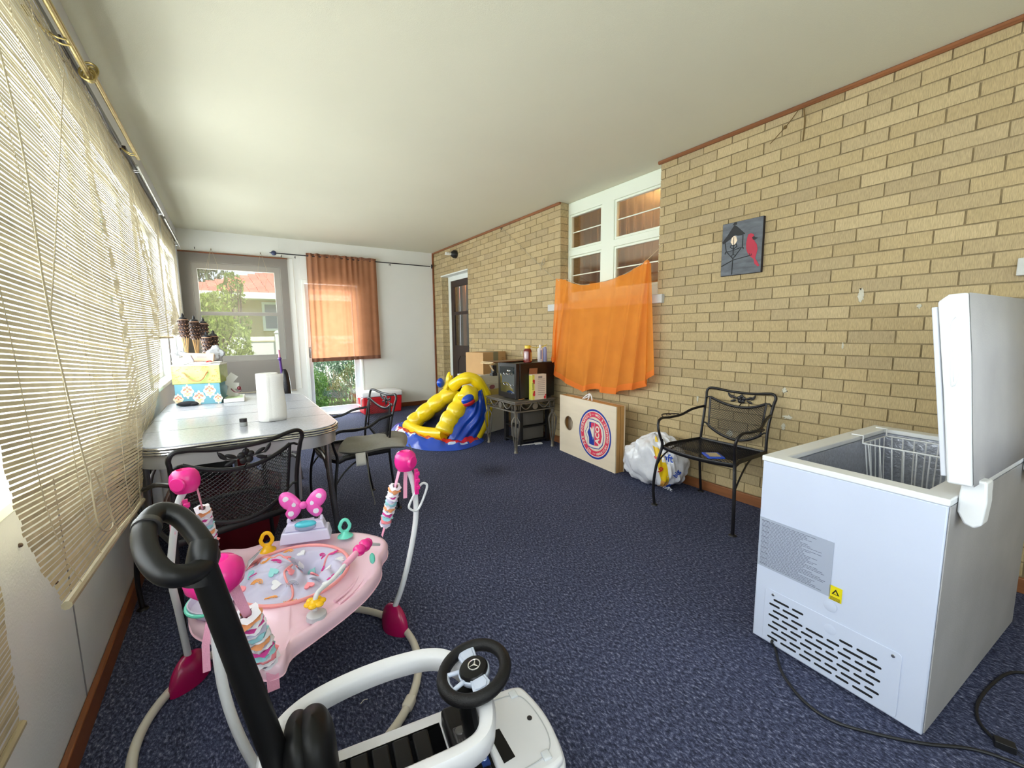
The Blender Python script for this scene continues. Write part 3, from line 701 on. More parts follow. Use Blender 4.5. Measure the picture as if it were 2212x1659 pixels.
# orange sheer curtain on a string across the brick alcove
top = [(3.675, 1.86), (3.52, 1.835), (3.425, 1.787), (3.284, 1.755), (3.023, 1.750), (2.788, 1.774), (2.601, 1.822), (2.448, 1.884), (2.425, 1.85)]
bot = [(3.735, .955), (3.68, .90), (3.58, .745), (3.36, .68), (3.13, .685), (3.0, .695), (2.75, .70), (2.53, .755), (2.355, .905)]
def interp(P, t):
    f = t*(len(P)-1); i = min(int(f), len(P)-2); k = f-i
    return (P[i][0]+(P[i+1][0]-P[i][0])*k, P[i][1]+(P[i+1][1]-P[i][1])*k)
def orc(u, v):
    a = interp(top, u); b = interp(bot, u); vv = v
    y = a[0]+(b[0]-a[0])*vv; z = a[1]+(b[1]-a[1])*vv
    fold = math.sin(u*50+2.4*math.sin(u*7))*(.016+.020*v)+math.sin(u*21+1)*.020*v
    y += .024*math.cos(u*50+2.4*math.sin(u*7))*v
    z += .016*math.sin(u*25)*v
    return (XR-.105+fold*.8-.01*v, y, z)
t = thing('orange_curtain', 'sheer orange curtain strung on a cord in front of the brick wall window', 'curtain', (XR-.06, 3.0, .7))
M_or = mat_sheer('orange_voile', (252, 156, 62), .78, .30)
MB().grid(orc, 260, 30).build('cloth', M_or, t)
def orh(u, v): p = orc(u, .945+.055*v); return (p[0]-.003, p[1], p[2])
MB().grid(orh, 260, 2).build('hem', mat('orange_hem', (240, 136, 52), rough=.9, trans=.3), t)
q = MB(); q.tube([(XR-.02, 4.92, 2.66), (XR-.03, 4.3, 2.23), (XR-.09, 3.72, 1.87), (XR-.105, 3.5, 1.835), (XR-.105, 3.284, 1.757), (XR-.105, 3.023, 1.752), (XR-.105, 2.788, 1.777), (XR-.105, 2.6, 1.825), (XR-.105, 2.45, 1.89), (XR-.03, 2.36, 2.0)], .0028, 5, smooth=4)
q.tube([(XR-.03, 4.02, 2.09), (XR-.04, 3.99, 2.05), (XR-.03, 3.97, 2.09), (XR-.02, 4.0, 2.13), (XR-.03, 4.03, 2.08), (XR-.03, 4.05, 2.0)], .004, 5, smooth=3)
q.build('hanging_string', M_cord, t)
q = MB(); q.box((XR-.008, 4.93, 2.66), (.016, .02, .02)); q.tube([(XR-.01, 4.93, 2.65), (XR-.02, 4.92, 2.63)], .003, 5); tag(q.build('wall_hook', M_dark), 'small hook high on the brick wall holding the curtain string', 'hook')
# cobweb strands by the ceiling trim
q = MB()
q.tube([(XR-.02, 1.35, H-.03), (XR-.006, 1.345, 2.58), (XR-.004, 1.35, 2.47)], .004, 5, smooth=3)
q.tube([(XR-.02, 1.38, H-.03), (XR-.004, 1.45, 2.60), (XR-.004, 1.55, 2.52)], .0025, 5, smooth=3); q.ball((XR-.006, 1.46, 2.59), .012, 8, 5, sc=(.4, 1, 1))
tag(q.build('cobweb', mat('dusty_web', (110, 88, 50), rough=1)), 'dusty brown cobweb hanging from the ceiling moulding on the bricks', 'cobweb')

# wall lamp socket with spiral bulb
t = thing('wall_lamp', 'black cup shaped wall lamp with a bare spiral bulb above the dark door', 'lamp', (XR, 6.30, 2.53))
q = MB(); q.lathe([(.0, 0), (.045, .0), (.062, .01), (.062, .05), (.04, .085), (.03, .095), (0, .097)], (XR, 6.30, 2.53), (-1, 0, 0), 20); q.build('lamp_socket', mat('black_plastic', (22, 22, 24), rough=.45), t)
q = MB(); q.cyl((XR-.09, 6.30, 2.53), (XR-.135, 6.30, 2.53), .017, .02, 14)
q.tube([(XR-.135-.055*k/40, 6.30+.019*math.cos(k*.62), 2.53+.019*math.sin(k*.62)) for k in range(41)], .0065, 8)
q.build('spiral_bulb', mat('bulb_white', (238, 238, 232), rough=.3), t)
# painting
t = thing('painting', 'small canvas painting of a street lantern and a red bird on the brick wall', 'painting', (XR-.02, 1.70, 1.68))
PX = XR-.026; py0, py1, pz0, pz1 = 1.84, 1.55, 1.68, 2.055
q = MB(); q.bx(XR-.025, XR-.001, py1, py0, pz0, pz1); q.build('canvas', mat('dark_canvas_edge', (40, 34, 38), rough=.8), t)
M_grey = mat('painted_grey_sky', (96, 100, 106), rough=.7, var=.28, vscale=9, stretch=(1, 1, 3.5), bump=.3)
q = MB(); q.bx(PX-.0006, PX, py1+.002, py0-.002, pz0+.002, pz1-.002); cv = q.build('painted_ground', M_grey, t)
def P2(u, v): return (u*.286, v*.371)       # 0..1 across (left to right as seen) and up
O = (PX-.001, py0-.002, pz0+.002); UX = (0, -1, 0); UY = (0, 0, 1)
M_blk = mat('black_paint', (24, 24, 26), rough=.6)
q = MB()
q.prism([P2(*p) for p in ((.03, .62), (.0, .66), (.12, .76), (.30, .95), (.36, .92), (.58, .75), (.50, .73), (.40, .735), (.33, .76), (.2, .69))], O, UX, UY, .0012)
q.prism([P2(*p) for p in ((.25, .95), (.30, 1.0), (.36, .995), (.36, .95))], O, UX, UY, .0012)
def line(pts, w, mb): mb.tube([Vector(O)+Vector(UX)*P2(*p)[0]+Vector(UY)*P2(*p)[1]+Vector((-.001, 0, 0)) for p in pts], w, 4, flat=(1, 1))
line([(.07, .66), (.12, .47)], .0028, q); line([(.53, .73), (.53, .49)], .0028, q); line([(.09, .42), (.10, .46), (.30, .47), (.50, .505), (.56, .49), (.55, .47)], .0032, q)
line([(.13, .46), (.30, .31), (.50, .49)], .0028, q); line([(.30, .57), (.30, .38)], .003, q); line([(.30, .72), (.30, .58)], .0022, q)
line([(.31, .40), (.25, .37), (.30, .315), (.37, .36), (.31, .40)], .0026, q); line([(.30, .31), (.29, .01)], .003, q); line([(.0, .19), (.30, .285), (.77, .33)], .0035, q)
line([(.30, .49), (.22, .54), (.24, .58), (.30, .56), (.37, .59), (.39, .54), (.30, .49)], .003, q); line([(.72, .33), (.71, .37)], .002, q); line([(.76, .33), (.76, .36)], .002, q)
q.build('painted_lantern', M_blk, t)
q = MB(); q.prism([P2(*p) for p in ((.27, .58), (.22, .64), (.25, .72), (.29, .75), (.36, .73), (.39, .65), (.34, .58))], (O[0]+.0003, O[1], O[2]), UX, UY, .0009); q.build('painted_flame', mat('flame_paint', (236, 214, 186), rough=.6, var=.15, vscale=40), t)
q = MB(); q.prism([P2(*p) for p in ((.66, .72), (.72, .735), (.79, .71), (.81, .66), (.80, .61), (.83, .57), (.88, .51), (.905, .42), (.88, .33), (.86, .26), (.93, .17), (.97, .12), (.93, .10), (.85, .16), (.82, .25), (.72, .32), (.66, .39), (.625, .47), (.62, .56), (.64, .66))], O, UX, UY, .0013); bd = q.build('painted_bird', mat('cardinal_red', (176, 30, 58), rough=.55, var=.1), t)
q = MB(); q.prism([P2(*p) for p in ((.76, .655), (.80, .67), (.84, .645), (.90, .63), (.83, .60), (.78, .61))], (O[0]-.0008, O[1], O[2]), UX, UY, .0012); subpart('beak_mask', q, M_blk, bd)

# ------------------------------------------------------------------ wrought iron chairs (local frame: sitter faces -Y)
M_iron = mat('black_wrought_iron', (26, 24, 27), rough=.38, metal=.35, spec=.6)
def lattice(mb, fn, inside, nu, nv, w, th, steps=26, slant=1.0):
    """expanded metal: two families of slanting flat strands over the surface fn(u,v)"""
    for sgn in (1, -1):
        K = nu+nv
        for k in range(-nv, nu+nv+1):
            run = []
            for s in range(steps+1):
                v = s/steps; u = (k + sgn*v*nv)/nu
                if sgn < 0: u = (k+nv - v*nv)/nu - 0
                ok = 0 <= u <= 1 and inside(u, v)
                if ok: run.append(Vector(fn(u, v)))
                if (not ok or s == steps):
                    if len(run) > 1: mb.tube(run, w, 4, flat=(1, th), caps=False)
                    run = []
def chair(label, loc, rz):
    t = thing('iron_armchair', label, 'chair', loc, rz, local=True, group='black wrought iron armchairs')
    # seat outline: front bulges forward
    def seatpt(u, v):       # u 0..1 left-right, v 0 back .. 1 front
        w = .245+.02*v; x = -w+2*w*u
        y = .20-.42*v-.055*v*(1-(2*u-1)**2)
        z = .445+.012*v-.012*math.sin(PI*u)*math.sin(PI*v)-(.02*max(0, v-.85)/.15)
        return (x, y, z)
    q = MB(); rim = [seatpt(u/20, 1) for u in range(21)]+[seatpt(1, 1-v/8) for v in range(1, 9)]+[seatpt(1-u/12, 0) for u in range(1, 13)]+[seatpt(0, v/8) for v in range(1, 8)]
    q.tube(rim, .008, 8, closed=True, flat=(1.9, 1.0), up=(0, 0, 1))
    lattice(q, seatpt, lambda u, v: True, 26, 22, .0021, .7, steps=12)
    q.build('seat', M_iron, t)
    def backpt(u, v):       # v 0 top .. 1 bottom
        c = 1-(2*u-1)**2; w = .205-.012*v; x = -w+2*w*u
        zt = .775-.055*c; zb = .555-.075*c
        z = zt+(zb-zt)*v
        y = .262-.055*(1-(z-.45)/.4)+.035*c
        return (x, y, z)
    q = MB()
    q.tube([backpt(u/16, 0) for u in range(17)], .007, 8, flat=(1.4, .9)); q.tube([backpt(u/16, 1) for u in range(17)], .007, 8, flat=(1.4, .9))
    q.tube([backpt(0, v/6) for v in range(7)], .007, 6); q.tube([backpt(1, v/6) for v in range(7)], .007, 6)
    lattice(q, backpt, lambda u, v: True, 23, 14, .0017, .8, steps=14)
    q.build('backrest_mesh', M_iron, t)
    # hoop of the back
    q = MB(); r = .0095
    L = [(-.255, .26, 0), (-.248, .222, .22), (-.243, .205, .42), (-.238, .222, .60), (-.245, .262, .76), (-.252, .278, .81), (-.235, .285, .838), (-.19, .292, .840)]
    T = [(-.10, .310, .826), (0, .318, .822), (.10, .310, .826)]
    q.tube(catmull(L+T+[(-p[0], p[1], p[2]) for p in L[::-1]], 4), r, 8)
    for s in (-1, 1):
        q.tube([(s*.240, .245, .765), (s*.222, .256, .775), backpt(.5+s*.5, 0)], .006, 6); q.tube([(s*.237, .222, .575), (s*.215, .222, .575), backpt(.5+s*.5, 1)], .006, 6)
    q.build('back_frame', M_iron, t)
    for s in (-1, 1):
        q = MB(); q.lathe([(0, 0), (.024, .001), (.022, .006), (.012, .012), (0, .013)], (s*.256, .262, 0), (0, 0, 1), 12)
        q.tube([(s*.256, .262, .003), (s*.249, .222, .22), (s*.243, .203, .43)], .0102, 8, smooth=4); q.build('leg', M_iron, t)
    for s in (-1, 1):
        q = MB(); q.lathe([(0, 0), (.024, .001), (.022, .006), (.012, .012), (0, .013)], (s*.295, -.262, 0), (0, 0, 1), 12)
        q.tube([(s*.295, -.262, .003), (s*.300, -.275, .14), (s*.290, -.262, .30), (s*.268, -.232, .44), (s*.270, -.238, .50)], .0105, 8, smooth=5)
        q.tube([(s*.292, -.262, .29), (s*.288, -.20, .36), (s*.27, -.10, .415), (s*.245, .02, .44)], .006, 6, smooth=4)
        q.build('leg', M_iron, t)
        q = MB()
        q.tube([(s*.270, -.238, .49), (s*.280, -.262, .57), (s*.290, -.252, .625), (s*.296, -.205, .648), (s*.300, -.10, .642), (s*.290, .02, .650), (s*.268, .12, .685), (s*.243, .235, .70)], .0095, 8, smooth=5)
        # oval leaf ornament on the arm
        q.tube([(s*.300, -.19, .655), (s*.340, -.15, .66), (s*.352, -.09, .658), (s*.335, -.03, .656), (s*.296, .0, .655)], .0045, 6, smooth=4)
        for (a, b) in (((.30, -.14), (.335, -.10)), ((.30, -.09), (.34, -.08)), ((.30, -.05), (.332, -.055))):
            q.ball(((s*(a[0]+b[0])/2), (a[1]+b[1])/2, .658), .022, 10, 6, sc=(1, .38, .14), rot=Euler((0, 0, s*math.atan2(b[1]-a[1], b[0]-a[0]))))
        q.build('armrest', M_iron, t)
    # flower and leaves between the rail and the mesh
    q = MB(); fy = .314; fz = .775
    for k in range(5): a = 2*PI*k/5+.3; q.ball((.019*math.cos(a), fy-.003, fz+.019*math.sin(a)), .0155, 10, 6, sc=(1, .3, 1))
    q.ball((0, fy-.008, fz), .009, 8, 5)
    for s in (-1, 1):
        for (dx, dz, an) in ((.055, .012, .45), (.06, -.016, -.35), (.085, .018, .9)):
            q.ball((s*dx, fy-.002, fz+dz), .024, 10, 6, sc=(1, .12, .36), rot=Euler((0, -s*an, 0)))
        q.tube([(s*.02, fy, fz), (s*.06, fy, fz+.002), (s*.09, fy-.004, fz+.012), (s*.10, fy-.006, fz+.040)], .003, 5, smooth=3)
    q.tube([(0, fy, fz+.02), (0, .317, .822)], .004, 5); q.tube([(0, fy, fz-.03), backpt(.5, 0)], .004, 5)
    q.build('flower_ornament', M_iron, t)
    return t
ch = chair('black iron armchair against the brick wall between the plastic bag and the freezer', (2.80, 1.64, 0), -PI/2)
def place(label, loc, rz):
    c = copy_tree(ch); c.matrix_basis = Matrix.Translation(Vector(loc)) @ Matrix.Rotation(rz, 4, 'Z'); c['label'] = label; return c
place('iron armchair right of the table with a loose grey cushion on it', (.70, 3.18, 0), math.radians(-83)).scale = (.94, .86, 1)
place('iron armchair at the near table end, its back to the camera', (-.075, 2.36, 0), math.radians(18+180))

# ------------------------------------------------------------------ table
t = thing('kitchen_table', 'old chrome edged kitchen table with grey speckled top under the left windows', 'table', (.04, 3.37, 0))
def tbl_outline(inset=0, n=10):
    out = []; x0, x1, y0, y1 = -.43+inset, .50-inset, 2.50+inset, 4.20-inset; r = .16
    for (cx, cy_, a0) in ((x1-r, y1-r, 0), (x0+r, y1-r, 90), (x0+r, y0+r, 180), (x1-r, y0+r, 270)):
        for k in range(n+1):
            a = math.radians(a0+90*k/n); out.append([cx+r*math.cos(a), cy_+r*math.sin(a)])
    for p in out:       # ends bow outwards a little
        u = (p[0]-(x0+x1)/2)/((x1-x0)/2); b = .035*(1-u*u)
        if p[1] > (y0+y1)/2: p[1] += b-.02
        else: p[1] -= b-.02
    # more points along the ends
    return [tuple(p) for p in out]
def top_tex():
    m = mat('speckled_laminate', (150, 152, 160), rough=.27, var=.12, vscale=130, coat=.12); return m
q = MB(); q.prism(tbl_outline(.004), (0, 0, .752), (1, 0, 0), (0, 1, 0), .013); q.build('tabletop', top_tex(), t, bevel=.002)
q = MB()
for y in (2.93, 3.30, 3.68): q.bx(-.425, .495, y-.0012, y+.0012, .7645, .7656)
q.build('leaf_seam', mat('seam_dark', (70, 72, 78), rough=.5), t)
M_chrome = mat('ribbed_chrome', (196, 194, 192), rough=.18, metal=.95)
q = MB()
for z0, z1, o in ((.748, .762, 0), (.736, .747, .001), (.724, .735, 0)):
    pts = [(p[0], p[1], (z0+z1)/2) for p in tbl_outline(-o)]; q.tube(pts, (z1-z0)/2, 6, closed=True, up=(0, 0, 1))
q.build('edge_band', M_chrome, t)
q = MB(); ap = tbl_outline(.012)
q.tube([(p[0], p[1], .69) for p in ap], .035, 4, closed=True, flat=(1.35, .10), up=(0, 0, 1)); q.build('apron', mat('brushed_apron', (190, 188, 190), rough=.3, metal=.7), t)
for (x, y) in ((.475, 2.66), (-.43, 2.86), (.44, 4.10), (-.40, 4.08)):
    q = MB(); sx = -1 if x > 0 else 1; sy_ = 1 if y < 3.3 else -1
    xt = x-.035 if x > 0 else x+.01
    q.tube([(xt, y, .70), (xt+(.0), y, .45), (x, y-.0*sy_, .02)], .0175, 10, smooth=4)
    q.tube([(xt-.0, y, .46), (xt+sx*.03, y+sy_*.03, .58), (xt+sx*.13, y+sy_*.12, .68), (xt+sx*.2, y+sy_*.18, .70)], .015, 10, smooth=4)
    q.cyl((x, y, 0), (x, y, .025), .021, .019, 12)
    q.build('leg', mat('worn_chrome', (150, 146, 144), rough=.25, metal=.95, var=.15, vscale=12), t)
# ------------------------------------------------------------------ things on and around the table
TZ = .766
def obx(mb, c, d, rz=0, **k): return mb.box(c, d, rot=Euler((0, 0, rz)), **k)
t = thing('paper_towel_roll', 'upright white paper towel roll on the speckled table with its loose end sheet hanging', 'paper towels', (.17, 2.925, TZ))
M_pap = mat('white_paper', (212, 210, 205), rough=.9, bump=.25, bscale=180)
q = MB(); q.lathe([(.021, .283), (.021, .285), (.058, .286), (.060, .283), (.060, .002), (.056, 0), (0, 0)], (.17, 2.925, TZ), n=40); q.lathe([(.02, .286), (.02, .2), (0, .2)], (.17, 2.925, TZ), n=20); q.build('roll', M_pap, t)
q = MB()
def flap(u, v): a = math.radians(-100+75*u); r = .0605+.022*max(0, u-.25)+.004*math.sin(v*6)*u; return (.17+r*math.cos(a)*1.0+.03*max(0, u-.5), 2.925+r*math.sin(a), TZ+.003+.283*v-.004*u)
q.grid(flap, 40, 10); q.build('loose_sheet', M_pap, t, solid=.0012)
t = thing('spice_jar', 'tiny glass jar with a black lid beside the paper towel roll', 'jar', (.03, 2.83, TZ))
q = MB(); q.lathe([(0, 0), (.019, 0), (.020, .003), (.020, .022), (.017, .025)], (.03, 2.83, TZ), n=20); q.build('glass_body', mat('greyish_glass', (150, 152, 150), rough=.1, spec=.8), t)
q = MB(); q.lathe([(.019, .022), (.019, .042), (.017, .044), (0, .044)], (.03, 2.83, TZ), n=24); q.build('lid', mat('jar_lid_black', (34, 30, 32), rough=.4), t)
q = MB(); q.ball((-.295, 3.90, TZ+.017), .06, 20, 10, sc=(1.05, .55, .30)); q.ball((-.255, 3.885, TZ+.012), .03, 12, 8, sc=(1, .8, .4))
tag(q.build('folded_pouch', mat('black_felt', (20, 20, 24), rough=.9, bump=.6)), 'small black soft pouch lying on the table before the blue patterned box', 'pouch')
# patterned boxes: local frames rotated about z
BR = math.radians(-13); bc = Vector((-.205, 4.03, 0)); ex = Vector((math.cos(BR), math.sin(BR), 0)); ey = Vector((-math.sin(BR), math.cos(BR), 0)); ez = Vector((0, 0, 1))
t = thing('decorative_box', 'blue box with cream and coral damask medallions, lowest of the two stacked on the table', 'box', (bc.x, bc.y, TZ), BR)
def damask(mb, o, ux, uy, w, h, th=.0012):
    pts = []
    for k in range(48):
        a = 2*PI*k/48; rr = 1+.10*math.cos(8*a)+.12*math.cos(2*a)*0
        e = abs(math.sin(a))**.8*(1 if math.sin(a) > 0 else -1)
        pts.append((w*.5*rr*math.cos(a)*(1-.18*abs(math.sin(a))), h*.5*rr*e*(1.12 if k in (11, 12, 13, 35, 36, 37) else 1)))
    mb.prism(pts, o, ux, uy, th)
q = MB(); q2 = q; q3 = q; obx(q, (bc.x, bc.y, TZ+.078), (.285, .20, .155), BR)
fo = bc-ey*.1005
for (u, v, s_) in ((-.065, .112, 1), (.075, .112, 1), (.005, .045, 1), (-.125, .045, .8), (.125, .03, .75), (-.055, -.0, .0)):
    if s_ == 0: continue
    w_, h_ = .076*s_, .090*s_
    vv = min(v, .155-h_*.60); vv = max(vv, h_*.58)
    o = fo+ex*u+ez*(TZ+vv)
    q.mi = 1; damask(q, o, ex, ez, w_, h_, .0010); q.mi = 2
    o2 = o-ey*.0008
    for dx, dz in ((0, .32), (-.28, .12), (.28, .12), (0, -.02), (-.16, .2), (.16, .2)): q2.prism([(w_*.10*math.cos(a*PI/4), h_*.09*math.sin(a*PI/4)) for a in range(8)], o2+ex*w_*dx+ez*h_*dz, ex, ez, .0008)
    q.mi = 3
    for dx, dz in ((-.15, -.18), (.15, -.18), (0, -.30), (0, .12)): q3.prism([(w_*.14*math.cos(a*PI/4), h_*.06*math.sin(a*PI/4)) for a in range(8)], o2+ex*w_*dx+ez*h_*dz, ex, ez, .0008)
q.build('box_body', [mat('teal_blue_paper', (82, 130, 142), rough=.6, var=.05), mat('cream_print', (200, 188, 164), rough=.7), mat('coral_print', (206, 112, 92), rough=.7), mat('tan_print', (196, 164, 110), rough=.7)], t)
t = thing('decorative_box', 'lime green floral box with a rope handle, stacked on the blue box', 'box', (bc.x+.0, bc.y, TZ+.156), BR)
GZ = TZ+.1565
q = MB(); obx(q, (bc.x+.0, bc.y+.003, GZ+.068), (.305, .21, .136), BR); q.build('box_body', mat('lime_floral_paper', (136, 150, 70), rough=.6, col2=(160, 168, 100), vscale=16), t, bevel=.003)
q = MB(); obx(q, (bc.x, bc.y+.003, GZ+.139), (.312, .217, .008), BR); q.build('box_lid', mat('white_card', (214, 214, 208), rough=.7), t, bevel=.002)
fo = bc+Vector((0, .003, 0))-ey*.106
q = MB(); q.tube([fo+ex*u-ey*d+ez*(GZ+z) for u, z, d in ((-.085, .085, 0), (-.07, .080, .012), (-.04, .042, .018), (0, .022, .02), (.04, .034, .018), (.065, .074, .012), (.075, .088, 0))], .0042, 8, smooth=5); q.build('rope_handle', mat('orange_rope', (190, 118, 76), rough=.8, bump=.6, bscale=300), t)
q = MB(); R = random.Random(5)
for k in range(46):
    u = R.uniform(-.145, .145); z = R.uniform(.012, .125); s_ = R.uniform(.004, .010)
    if abs(u) < .08 and z < .09 and R.random() < .7: s_ *= .6
    q.tube([fo+ex*(u+s_*math.cos(a))-ey*.0008+ez*(GZ+z+s_*math.sin(a)) for a in (0, .9, 1.8, 2.8)], .0011, 4)
q.build('printed_vines', mat('orange_print', (206, 132, 66), rough=.7), t)
# clutter on top of the boxes
CZ = GZ+.1435
q = MB(); obx(q, (-.19, 4.04, CZ+.0035), (.26, .17, .004), BR+.1); obx(q, (-.20, 4.03, CZ+.008), (.22, .15, .003), BR-.2); obx(q, (-.17, 4.035, CZ+.0115), (.20, .13, .003), BR+.35)
tag(q.build('paper_sheets', M_pap), 'loose white papers lying on the green box lid', 'papers')
t = thing('envelope_box', 'flat peach and white box leaning up behind the papers on the green box', 'box', (-.20, 4.08, CZ+.014))
q = MB(); q.box((-.21, 4.075, CZ+.047), (.20, .022, .062), rot=Euler((-.35, .05, BR))); q.build('box_body', mat('peach_card', (226, 190, 160), rough=.7), t, bevel=.002)
q = MB(); q.box((-.19, 4.060, CZ+.050), (.06, .0015, .014), rot=Euler((-.35, .05, BR))); q.build('printed_label', mat('grey_label', (168, 160, 158), rough=.7), t)
t = thing('medicine_carton', 'small white and purple carton tilted over the left edge of the green box', 'box', (-.30, 3.99, CZ+.014))
q = MB(); q.box((-.295, 3.965, CZ+.030), (.115, .03, .046), rot=Euler((.2, -.32, BR))); q.build('carton_body', MATS['white_card'], t, bevel=.0015)
q = MB(); q.box((-.287, 3.950, CZ+.033), (.095, .004, .034), rot=Euler((.2, -.32, BR))); q.build('purple_panel', mat('purple_print', (92, 44, 128), rough=.5), t)
t = thing('scissors', 'scissors with red handles on the papers over the green box', 'scissors', (-.15, 3.98, CZ+.013))
q = MB()
for dy in (0, .016): q.tube([(-.145+.017*math.cos(a*PI/5), 3.965+dy*.9+.009*math.sin(a*PI/5), CZ+.018+.004*math.sin(a)) for a in range(10)], .0028, 6, closed=True)
q.build('handle', mat('red_plastic', (190, 40, 34), rough=.35), t)
q = MB(); q.box((-.195, 3.975, CZ+.0155), (.075, .007, .0015), rot=Euler((0, 0, .1))); q.box((-.195, 3.979, CZ+.0175), (.075, .007, .0015), rot=Euler((0, 0, -.08))); q.build('blade', M_silver, t)
def crumple(c, rad, seed, n=20, m=12, amp=.22):
    q = MB(); R = random.Random(seed); ph = [R.uniform(0, 6) for _ in range(8)]
    q.ball(c, 1, n, m, sc=rad)
    for v in q.bm.verts:
        d = (v.co-Vector(c)); k = 1+amp*(math.sin(d.x/rad[0]*4+ph[0])*math.sin(d.z/rad[2]*5+ph[1])+.6*math.sin(d.y/rad[1]*7+ph[2]+d.x/rad[0]*3)+.4*R.uniform(-1, 1))
        v.co = Vector(c)+d*k
    return q
M_poly = mat('grey_poly', (170, 172, 176), rough=.25, spec=.7)
q = crumple((-.10, 4.13, CZ+.06), (.055, .05, .062), 3); tag(q.build('plastic_bag', M_poly, sharp=20), 'crumpled grey plastic bag at the right rear of the green box top', 'bag')
q = crumple((-.33, 4.14, CZ+.05), (.05, .05, .045), 6); tag(q.build('plastic_bag', M_poly, sharp=20), 'smaller grey plastic bag behind the peach box by the torches', 'bag')
# papers jammed between the boxes and the blind at their right side
q = MB()
for (x, z, w_, h_, a) in ((-.02, .93, .06, .10, .7), (-.0, .88, .07, .05, .15), (.0, .80, .06, .07, -.5), (-.02, .84, .05, .08, .3)): q.box((x, 4.05, z), (w_, .002, h_), rot=Euler((0, a, .1)))
tag(q.build('crumpled_papers', M_pap), 'crumpled white papers sticking out at the right of the stacked boxes', 'papers')
q = MB(); q.tube([(-.02, 4.02, .86), (.0, 4.01, .835), (.03, 4.0, .83), (.045, 4.0, .85), (.03, 4.01, .87)], .004, 6, smooth=4); q.ball((.035, 4.0, .862), .016, 10, 6)
tag(q.build('headphones', mat('dark_red_plastic', (96, 20, 36), rough=.3)), 'dark red looped gadget wedged beside the blue box', 'gadget')
t = thing('board_game_box', 'flat white case with a green printed top beside the blue box', 'case', (.0, 4.05, TZ))
q = MB(); obx(q, (.0, 4.02, TZ+.014), (.135, .26, .028), -.04); q.build('case_body', MATS['white_card'], t, bevel=.003)
q = MB(); obx(q, (.0, 4.02, TZ+.0285), (.11, .2, .001), -.04); q.build('printed_top', mat('pale_green_print', (176, 196, 150), rough=.5, var=.25, vscale=30), t)
# tiki torches
M_bam = mat('bamboo_cane', (176, 140, 92), rough=.6, var=.2, vscale=30, stretch=(1, 1, .2)); M_weave = mat('dark_cane_weave', (54, 30, 22), rough=.6, var=.25, vscale=50, bump=.8, bscale=120)
def torch(label, x, y, zt, lx, first=None):
    t = thing('tiki_torch', label, 'torch', (x-lx, y, 0), group='tiki torches in the far left corner')
    top = Vector((x, y, zt)); bot = Vector((x-lx, y+.02, 0)); ax = (top-bot).normalized(); u = ax.orthogonal().normalized(); v = ax.cross(u)
    q = MB(); q.tube([bot, top-ax*.33], .0095, 8); q.build('pole', M_bam, t)
    q = MB()
    for k in range(10):
        a = 2*PI*k/10; d = u*math.cos(a)+v*math.sin(a)
        q.tube([top-ax*.34+d*.008, top-ax*.24+d*.018, top-ax*.16+d*.030], .0028, 4)
    q.build('cane_splits', M_bam, t)
    q = MB(); q.lathe([(.026, -.19), (.031, -.17), (.034, -.05), (.034, -.035), (.0, -.035)], top, ax, 18)
    for r in range(5):
        for k in range(10):
            a = 2*PI*(k+.5*(r % 2))/10; q.ball(top+ax*(-.17+.03*r)+(u*math.cos(a)+v*math.sin(a))*.033, .0085, 6, 4)
    q.mi = 1
    for r in range(4):
        for k in range(10):
            a = 2*PI*(k+.5*((r+1) % 2))/10; q.ball(top+ax*(-.165+.03*r)+(u*math.cos(a)+v*math.sin(a))*.0345, .0045, 6, 4)
    q.tube([top-ax*.036+(u*math.cos(a*PI/8)+v*math.sin(a*PI/8))*.0345 for a in range(16)], .003, 5, closed=True); q.build('woven_basket', [M_weave, mat('pale_cane', (196, 150, 120), rough=.6)], t)
    q = MB(); q.lathe([(.0, -.04), (.03, -.036), (.028, -.02), (.012, -.012), (.010, .006), (.005, .012), (0, .026)], top, ax, 14); q.build('oil_can', mat('black_can', (26, 26, 30), rough=.4), t)
for a in (('tiki torch with the largest dark woven head, leftmost in the corner bundle', -.315, 4.52, 1.45, -.02), ('tiki torch second from the left in the corner bundle', -.245, 4.60, 1.435, -.005), ('tiki torch third from the left with a black pointed cap against the window', -.185, 4.66, 1.42, .015), ('shorter tiki torch with its woven head just before the rightmost one', -.165, 4.54, 1.30, .025), ('rightmost short tiki torch of the bundle', -.118, 4.60, 1.31, .045)): torch(*a)
# stick vacuum behind the table
t = thing('stick_vacuum', 'dark stick vacuum with a pink and purple handle behind the far end of the table', 'vacuum', (.39, 4.36, 0))
q = MB(); q.lathe([(0, -.02), (.06, -.02), (.05, .35), (.045, .55), (.044, .8), (.034, .9), (.02, .94), (.012, .95)], (.395, 4.36, .02), (0, 0, 1), 18, sx=1, sy=.8); q.build('motor_body', mat('black_gloss_plastic', (22, 20, 26), rough=.25), t)
q = MB(); q.tube([(.375, 4.36, .92), (.365, 4.35, 1.07)], .011, 10); q.ball((.365, 4.35, 1.065), .017, 10, 6); q.build('purple_pole', mat('purple_plastic', (74, 34, 110), rough=.35), t)
q = MB(); q.tube([(.365, 4.35, 1.07), (.362, 4.35, 1.145)], .009, 10); q.build('pink_grip', mat('mauve_plastic', (190, 120, 140), rough=.4), t)
